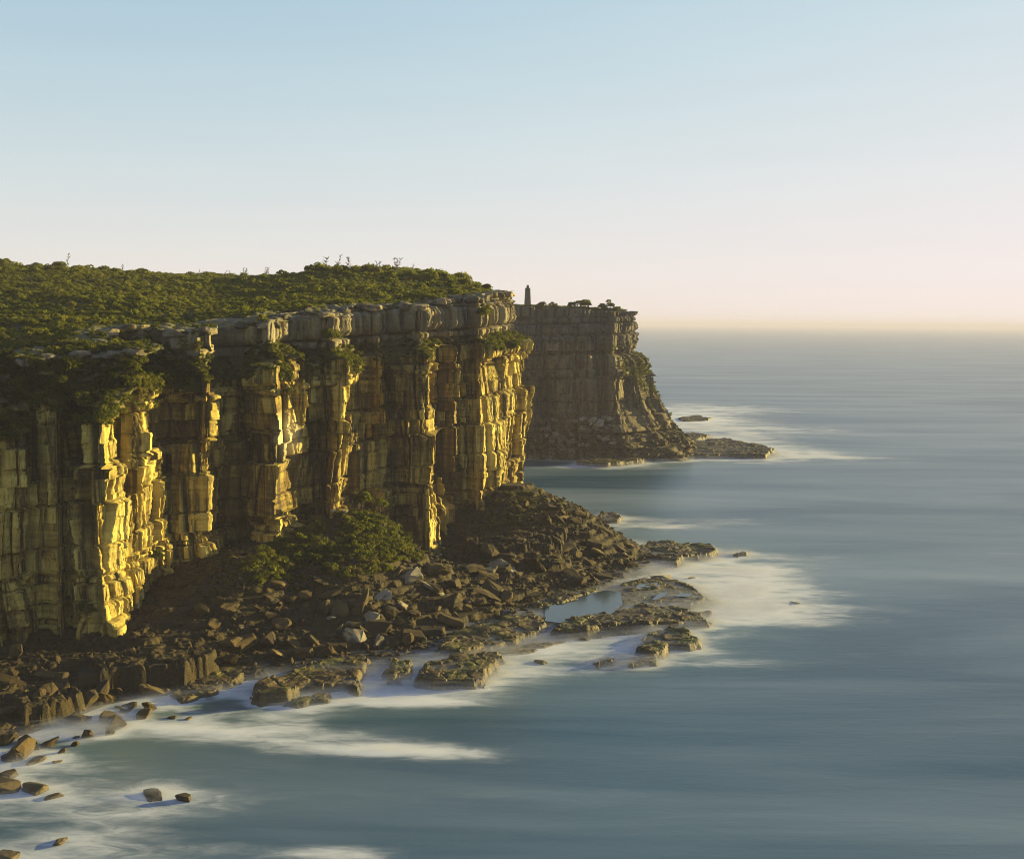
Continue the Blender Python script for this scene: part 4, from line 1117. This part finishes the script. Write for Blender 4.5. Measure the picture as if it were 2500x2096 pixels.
# pampas like grass tufts on the mound
for k, (px, py, lab) in enumerate([(815, 1262, 'left tuft of plumed grass on top of the bushy mound'), (842, 1264, 'middle tuft of plumed grass on top of the bushy mound'), (880, 1250, 'right tuft of plumed grass at the mound crest'), (895, 1242, 'small plumed grass tuft beside the pale stemmed tree')]):
    p = foot_pt(px, py)
    e = bpy.data.objects.new('grass_tuft', None); COL.objects.link(e); e.location = p + np.array([0, -0.5, 0.4])
    bl, pl = [], []
    for i in range(26):
        a, q = random.uniform(0, 6.28), random.uniform(0.5, 1.1)
        bl.append(([(0, 0, 0), (0.4 * q * math.cos(a), 0.4 * q * math.sin(a), 0.8 * q), (0.9 * q * math.cos(a), 0.9 * q * math.sin(a), 0.9 * q)], [0.05, 0.04, 0.01]))
    for i in range(8):
        a, q = random.uniform(0, 6.28), random.uniform(0.1, 0.5)
        b = np.array([q * math.cos(a) * 1.6, q * math.sin(a), 1.1]); tdir = np.array([0.25 + 0.2 * random.random(), 0, 0.8])
        pl.append(([b, b + tdir * 0.5, b + tdir], [0.03, 0.11, 0.02]))
    add('blades', tubes_mesh('blades', bl, M_BLADE, 3), e); add('plumes', tubes_mesh('plumes', pl, M_PLUME, 5), e)
    tag(e, lab, 'grass')

# vegetation of the far headland
N = 6000
qx, qy = rng.uniform(-60, 66, N), rng.uniform(592, 700, N)
sd2 = poly_sd(qx, qy, G2[-3][::4, :2])
m = (sd2 > 0.2) & (rng.random(N) < 0.8)
qx, qy = qx[m], qy[m]
s = rng.uniform(0.7, 2.0, len(qx))
P = [np.c_[qx, qy, 78.3 - 0.035 * np.maximum(qx, 0)]]; S = [s]
Vw = G2.reshape(-1, 3); wx, wy_, wd = to_px(Vw)
for (c0, c1, w0, w1, a) in ((1560, 905, 26, 40, 0.30), (1530, 900, 24, 16, 0.25), (1600, 960, 30, 40, 0.12), (1650, 1070, 40, 40, 0.12), (1440, 1010, 40, 20, 0.12), (1330, 980, 80, 60, 0.05), (1290, 870, 60, 25, 0.05)):
    i = np.where((rng.random(len(wx)) < a * np.exp(-((wx - c0) / w0) ** 2 - ((wy_ - c1) / w1) ** 2)) & (wd < 660))[0]
    P.append(Vw[i]); S.append(rng.uniform(0.5, 1.5, len(i)))
P = np.vstack(P); S = np.concatenate(S)
scatter('far_scrub', P, np.c_[S, S, S * 0.9], 'low scrub on the top and slopes of the far headland', SHD, seed=5)
for k, (px, D, s, lab) in enumerate([
    (1245, 607, 2.0, 'bush at the far headland left of the stone tower'), (1322, 606, 2.2, 'bush nearest the right of the stone tower'), (1346, 606, 2.2, 'bush second to the right of the stone tower'), (1390, 604, 2.6, 'spreading bush left of the tree pair on the far headland'),
    (1414, 604, 3.4, 'upright tree with a notch, left of the tallest far tree'), (1432, 604, 3.9, 'tallest tree on the far headland'), (1466, 604, 2.4, 'small tree between the tallest far tree and the edge tree'),
    (1480, 604, 3.2, 'upright tree near the right end of the far headland'), (1503, 606, 1.9, 'last small bush by the right edge of the far headland')]):
    x = (px - 1250) / FPX * D
    bush('far_tree' if s > 2.3 else 'far_bush', 1400 + k, (x, D, 77.7 - 0.035 * max(x, 0)), s * 1.2, lab, 'tree' if s > 2.3 else 'bush', nb=7, trunk=0.35, tall=1.0)

# ------------------------------------------------------------------ stone tower on the far headland
t = NT('tower_stone')
tc = t.new('ShaderNodeTexCoord').outputs['Object']
br = t.new('ShaderNodeTexBrick'); t.set(br, 'Vector', t.mapping(tc, (1, 1, 1), (R(90), 0, 0)))
t.set(br, 'Scale', 1.0); t.set(br, 'Brick Width', 0.9); t.set(br, 'Row Height', 0.42); t.set(br, 'Mortar Size', 0.03)
t.set(br, 'Color1', (0.10, 0.082, 0.052, 1)); t.set(br, 'Color2', (0.15, 0.12, 0.075, 1)); t.set(br, 'Mortar', (0.05, 0.042, 0.028, 1))
col = t.mix(0.5, br.outputs['Color'], t.ramp(t.noise(tc, 0.8, 5), [(0.3, 0.5), (0.7, 1.2)]), 'MULTIPLY')
bs = t.new('ShaderNodeBsdfPrincipled'); t.set(bs, 'Base Color', col); t.set(bs, 'Roughness', 0.9)
t.l.new(bs.outputs[0], t.out.inputs['Surface'])
M_TOWER = t.m
def frustum(bm, w0, w1, z0, z1, bev=0.05):
    vs = [bm.verts.new((sx * w / 2, sy * w / 2, z)) for w, z in ((w0, z0), (w1, z1)) for sx, sy in ((-1, -1), (1, -1), (1, 1), (-1, 1))]
    fs = [(0, 3, 2, 1), (4, 5, 6, 7)] + [(i, (i + 1) % 4, (i + 1) % 4 + 4, i + 4) for i in range(4)]
    for f in fs: bm.faces.new([vs[i] for i in f])
def part(name, parent, rings, mat):
    bm = bmesh.new()
    for q in rings: frustum(bm, *q)
    bmesh.ops.bevel(bm, geom=bm.edges[:], offset=0.05, segments=1, affect='EDGES')
    me = bpy.data.meshes.new(name); bm.to_mesh(me); bm.free(); me.materials.append(mat)
    return add(name, me, parent)
tb = at(1288, 743, 612)
tower = bpy.data.objects.new('stone_tower', None); COL.objects.link(tower)
tower.location = (tb[0], tb[1], 77.6); tower.rotation_euler = (0, 0, R(14))
H = at(1288, 704.5, 612)[2] - 77.6
part('plinth', tower, [(3.5, 3.3, 0, 1.2)], M_TOWER)
part('shaft', tower, [(2.95, 2.25, 1.2, H)], M_TOWER)
part('cornice', tower, [(2.55, 2.55, H, H + 0.3)], M_TOWER)
part('cap', tower, [(1.25, 0.95, H + 0.3, H + 1.75)], M_TOWER)
part('finial_slab', tower, [(1.15, 1.15, H + 1.75, H + 1.9)], M_TOWER)
lst = [([(1.75, -0.3, 0.6), (1.32, -0.3, H)], [0.04, 0.04]), ([(1.75, 0.3, 0.6), (1.32, 0.3, H)], [0.04, 0.04])]
for i in range(14):
    f = (i + 0.5) / 14; x = 1.75 - 0.43 * f; z = 0.6 + (H - 0.6) * f
    lst.append(([(x, -0.3, z), (x, 0.3, z)], [0.03, 0.03]))
add('ladder', tubes_mesh('ladder', lst, M_WOOD, 4), tower)
tag(tower, 'tapered square stone tower with a small cap on the far headland', 'tower')

# ------------------------------------------------------------------ sea with foam
RX0, RX1, RY0, RY1, RS = -200.0, 440.0, 90.0, 1150.0, 1.0
fx, fy = np.meshgrid(np.arange(RX0, RX1, RS), np.arange(RY0, RY1, RS))
land = np.zeros_like(fx)
_s = (fx < 62) & (fy < 415) & (fx > -150)
land[_s] = sstep(-1.2, 0.2, foot_z(fx[_s], fy[_s], False))
def stamp(poly, d):
    global land
    lo, hi = poly.min(0) - 3, poly.max(0) + 3
    i0, i1 = max(0, int((lo[0] - RX0) / RS)), int((hi[0] - RX0) / RS) + 2; j0, j1 = max(0, int((lo[1] - RY0) / RS)), int((hi[1] - RY0) / RS) + 2
    land[j0:j1, i0:i1] = np.maximum(land[j0:j1, i0:i1], (poly_sd(fx[j0:j1, i0:i1], fy[j0:j1, i0:i1], poly) > d) * 1.0)
for poly in SHORE: stamp(poly, -0.8)
for (x, y, r_) in SEA_ROCKS: land = np.maximum(land, (np.hypot(fx - x, fy - y) < r_ + 0.6) * 1.0)
stamp(G2[3][::9, :2], -0.5)
def gblur(A, sx, sy):
    kx = np.fft.fftfreq(A.shape[1] * 2); ky = np.fft.fftfreq(A.shape[0] * 2)
    B = np.zeros((A.shape[0] * 2, A.shape[1] * 2)); B[:A.shape[0], :A.shape[1]] = A
    G = np.exp(-2 * (math.pi * kx[None] * sx / RS) ** 2 - 2 * (math.pi * ky[:, None] * sy / RS) ** 2)
    return np.fft.ifft2(np.fft.fft2(B) * G).real[:A.shape[0], :A.shape[1]]
foam = 1.1 * gblur(land, 2.2, 2.2) + 0.95 * gblur(land, 8, 6)
foam = np.clip(foam, 0, 1.2)
def patch(px, py, rx, ry, a, rot=0.0):
    global foam
    p = on_z(px, py, 0); c, s_ = math.cos(rot), math.sin(rot)
    X = (fx - p[0]) * c + (fy - p[1]) * s_; Y = -(fx - p[0]) * s_ + (fy - p[1]) * c
    foam = foam + 1.3 * a * np.exp(-((X / rx) ** 2 + (Y / ry) ** 2) ** 1.3)
for q in ((800, 1812, 24, 6, .62, -.12), (1060, 1842, 13, 4, .42, -.1), (560, 1765, 20, 7, .55, 0), (250, 1880, 22, 6, .20, 0), (60, 2010, 20, 9, .45, 0), (200, 2080, 24, 6, .32, 0), (420, 1955, 14, 5, .35, 0), (830, 2088, 8, 3, .5, 0),
          (1000, 1700, 20, 6, .65, 0), (1250, 1640, 15, 7, .6, 0), (1450, 1580, 22, 9, .7, 0), (1750, 1480, 20, 20, 1.0, 0), (1840, 1450, 26, 14, .55, 0), (1720, 1400, 26, 22, .8, 0), (1950, 1500, 30, 12, .32, 0), (1700, 1620, 26, 8, .22, 0),
          (1650, 1270, 40, 14, .32, 0), (1560, 1290, 28, 10, .5, 0), (1800, 1370, 30, 14, .4, 0), (1750, 1122, 55, 16, .7, 0), (1900, 1108, 40, 24, .8, 0), (1690, 1030, 40, 110, .75, 0), (1800, 1085, 45, 45, .6, 0), (2100, 1118, 60, 7, .35, 0), (1900, 1050, 80, 60, .35, 0), (1720, 1000, 60, 110, .5, 0), (2050, 1000, 120, 50, .22, 0), (1500, 1140, 40, 12, .3, 0),
          (1330, 1140, 24, 5, .3, 0), (2200, 1130, 60, 8, .22, 0), (640, 1745, 12, 6, .35, 0), (900, 1700, 24, 7, .5, 0), (1250, 1950, 30, 4, .15, 0), (2200, 1350, 60, 10, .16, .05), (2100, 1600, 50, 6, .14, 0)):
    patch(*q)
# long exposure drift: soft streaks along the swell
st = fbm(fx / 26, fy / 7, 900, 4) + 0.6 * fbm(fx / 9, fy / 3.2, 910, 3)
foam = np.clip(foam * (0.85 + 0.9 * st), 0, 1.4)
near = np.clip(1.25 * gblur(land, 2.6, 2.2) + 0.35 * gblur(land, 7, 5), 0, 1.2) * (0.9 + 0.9 * st) * sstep(-60, 20, fx + 0.25 * (fy - 200)).clip(0.45, 1)
edge = np.minimum(sstep(RX0, RX0 + 30, fx) * (1 - sstep(RX1 - 60, RX1, fx)), 1 - sstep(RY1 - 80, RY1, fy))
foam = foam * edge
shal = np.clip(gblur(land, 20, 16) * 1.6, 0, 1)

def sample(A, x, y):
    i = (x - RX0) / RS; j = (y - RY0) / RS
    ok = (i > 0) & (i < A.shape[1] - 2) & (j > 0) & (j < A.shape[0] - 2)
    i0 = np.clip(np.floor(i).astype(int), 0, A.shape[1] - 2); j0 = np.clip(np.floor(j).astype(int), 0, A.shape[0] - 2)
    fi, fj = i - i0, j - j0
    v = (A[j0, i0] * (1 - fi) + A[j0, i0 + 1] * fi) * (1 - fj) + (A[j0 + 1, i0] * (1 - fi) + A[j0 + 1, i0 + 1] * fi) * fj
    return np.where(ok, v, 0)
ang = np.r_[np.linspace(-180, -32, 60, endpoint=False), np.linspace(-32, 32, 420, endpoint=False), np.linspace(32, 180, 60)]
rad = np.r_[0.5, 20, 50, np.geomspace(80, 1150, 340), np.geomspace(1190, 90000, 60)]
A_, R_ = np.meshgrid(np.radians(ang), rad)
sx, sy = R_ * np.sin(A_), R_ * np.cos(A_)
sz = np.zeros_like(sx)
t = NT('sea_water')
pos = t.new('ShaderNodeNewGeometry').outputs['Position']
fo = t.attr('foam')
n1 = t.noise(t.mapping(pos, (0.045, 0.16, 1), (0, 0, R(-6))), 1.0, 5, 0.6, 0.6)
n2 = t.noise(t.mapping(pos, (0.22, 0.7, 1), (0, 0, R(-4))), 1.0, 5, 0.65, 0.4)
n3 = t.noise(t.mapping(pos, (0.004, 0.018, 1), (0, 0, R(-3))), 1.0, 5, 0.6, 0.5)
n4 = t.noise(t.mapping(pos, (0.10, 0.30, 1), (0, 0, R(9))), 1.0, 6, 0.68, 1.6)
fs = t.math('MULTIPLY_ADD', t.math('SUBTRACT', n4, 0.5), 1.5, t.math('MULTIPLY_ADD', t.math('SUBTRACT', n1, 0.5), 0.9, t.math('MULTIPLY_ADD', t.math('SUBTRACT', n2, 0.5), 0.45, fo)))
ff = t.math('MULTIPLY', t.new('ShaderNodeMapRange', interpolation_type='SMOOTHERSTEP', Value=fs).outputs[0], 1.0)
fsn = ff.node.inputs[0].links[0].from_node; fsn.inputs[1].default_value = -0.05; fsn.inputs[2].default_value = 1.3
ff = t.math('MULTIPLY_ADD', t.math('MULTIPLY', ff, t.math('MULTIPLY', fo, 2.0, clamp=True)), 0.7, t.math('MULTIPLY', t.math('MULTIPLY', fo, fo), 0.22, clamp=True))
ff = t.math('MULTIPLY_ADD', t.ramp(n3, [(0.41, 0.0), (0.75, 0.24)]), 1.0, ff)
ff = t.math('MULTIPLY', ff, 0.95, clamp=True)
deep = t.mix(t.ramp(n3, [(0.3, 0.0), (0.7, 1.0)]), (0.004, 0.033, 0.068), (0.016, 0.082, 0.142))
shc = t.mix(t.attr('shallow'), deep, (0.008, 0.060, 0.048))
water = t.new('ShaderNodeBsdfPrincipled')
t.set(water, 'Base Color', shc); t.set(water, 'Roughness', 0.34); t.set(water, 'IOR', 1.33)
bp = t.new('ShaderNodeBump', Strength=0.22, Distance=0.6, Height=t.math('MULTIPLY_ADD', n1, 0.8, t.math('MULTIPLY', n2, 0.35)))
t.set(water, 'Normal', bp.outputs[0])
white = t.new('ShaderNodeBsdfDiffuse', Color=(0.62, 0.62, 0.62, 1))
mx = t.new('ShaderNodeMixShader'); t.set(mx, 0, ff)
t.l.new(water.outputs[0], mx.inputs[1]); t.l.new(white.outputs[0], mx.inputs[2])
t.l.new(mx.outputs[0], t.out.inputs['Surface'])
M_SEA = t.m
sea = add('sea', mesh_np('sea', np.c_[sx.ravel(), sy.ravel(), sz.ravel()], grid_faces(len(ang), len(rad)), M_SEA,
    {'foam': sample(foam, sx, sy).ravel(), 'shallow': sample(shal, sx, sy).ravel()}, smooth=True))
tag(sea, 'calm milky sea reaching to the horizon', kind='structure')

# low spray and wash hanging over the rocks: several thin layers of drifting foam
t = NT('sea_mist')
pos = t.new('ShaderNodeNewGeometry').outputs['Position']
n1 = t.noise(t.mapping(pos, (0.10, 0.26, 0.5)), 1.0, 5, 0.6, 0.5)
al = t.math('MULTIPLY', t.attr('mist'), t.ramp(n1, [(0.3, 0.25), (0.7, 1.0)]), clamp=True)
df = t.new('ShaderNodeBsdfDiffuse', Color=(0.62, 0.62, 0.62, 1)); tl = t.new('ShaderNodeBsdfTranslucent', Color=(0.62, 0.62, 0.62, 1))
m1 = t.new('ShaderNodeMixShader'); t.set(m1, 0, 0.5); t.l.new(df.outputs[0], m1.inputs[1]); t.l.new(tl.outputs[0], m1.inputs[2])
tp = t.new('ShaderNodeBsdfTransparent'); m2 = t.new('ShaderNodeMixShader'); t.set(m2, 0, al)
t.l.new(tp.outputs[0], m2.inputs[1]); t.l.new(m1.outputs[0], m2.inputs[2]); t.l.new(m2.outputs[0], t.out.inputs['Surface'])
M_MIST = t.m
sel = slice(3, 300)
mxx, myy = sx[sel, 60:481:1], sy[sel, 60:481:1]
fm_ = sample(near, mxx, myy) * 0.85 + 0.45 * sample(foam, mxx, myy)
VV, FF, AA, n = [], [], [], 0
for lay, h in enumerate((0.18, 0.4, 0.7, 1.05, 1.5)):
    d = np.clip(fm_ - 0.30 - 0.10 * lay, 0, 1) * (0.68 - 0.05 * lay)
    z = h + 0.35 * fbm(mxx / 6, myy / 4, 950 + lay, 3)
    F = grid_faces(mxx.shape[1], mxx.shape[0]); ok = (d.ravel()[F] > 0.01).any(1)
    V, F, at_ = compact(np.c_[mxx.ravel(), myy.ravel(), z.ravel()], F[ok], {'m': d.ravel()})
    VV.append(V); FF.append(F + n); AA.append(at_['m']); n += len(V)
mist = add('sea_foam', mesh_np('sea_foam', np.vstack(VV), np.vstack(FF), M_MIST, {'mist': np.concatenate(AA)}, smooth=True))
tag(mist, 'white wash and spray drifting over the shore rocks', kind='stuff')

# ------------------------------------------------------------------ haze
HAZE = 0.00011
if HAZE > 0:
    t = NT('haze_air')
    pv = t.new('ShaderNodeVolumePrincipled')
    t.set(pv, 'Color', (0.54, 0.53, 0.75, 1)); t.set(pv, 'Density', HAZE); t.set(pv, 'Anisotropy', 0.0)
    t.l.new(pv.outputs[0], t.out.inputs['Volume'])
    bm = bmesh.new(); bmesh.ops.create_cube(bm, size=1.0)
    me = bpy.data.meshes.new('haze'); bm.to_mesh(me); bm.free(); me.materials.append(t.m)
    hz = add('haze', me, loc=(0, 0, 53)); hz.scale = (190000, 190000, 112)
    tag(hz, 'thin golden sea haze over the whole coast', kind='stuff')
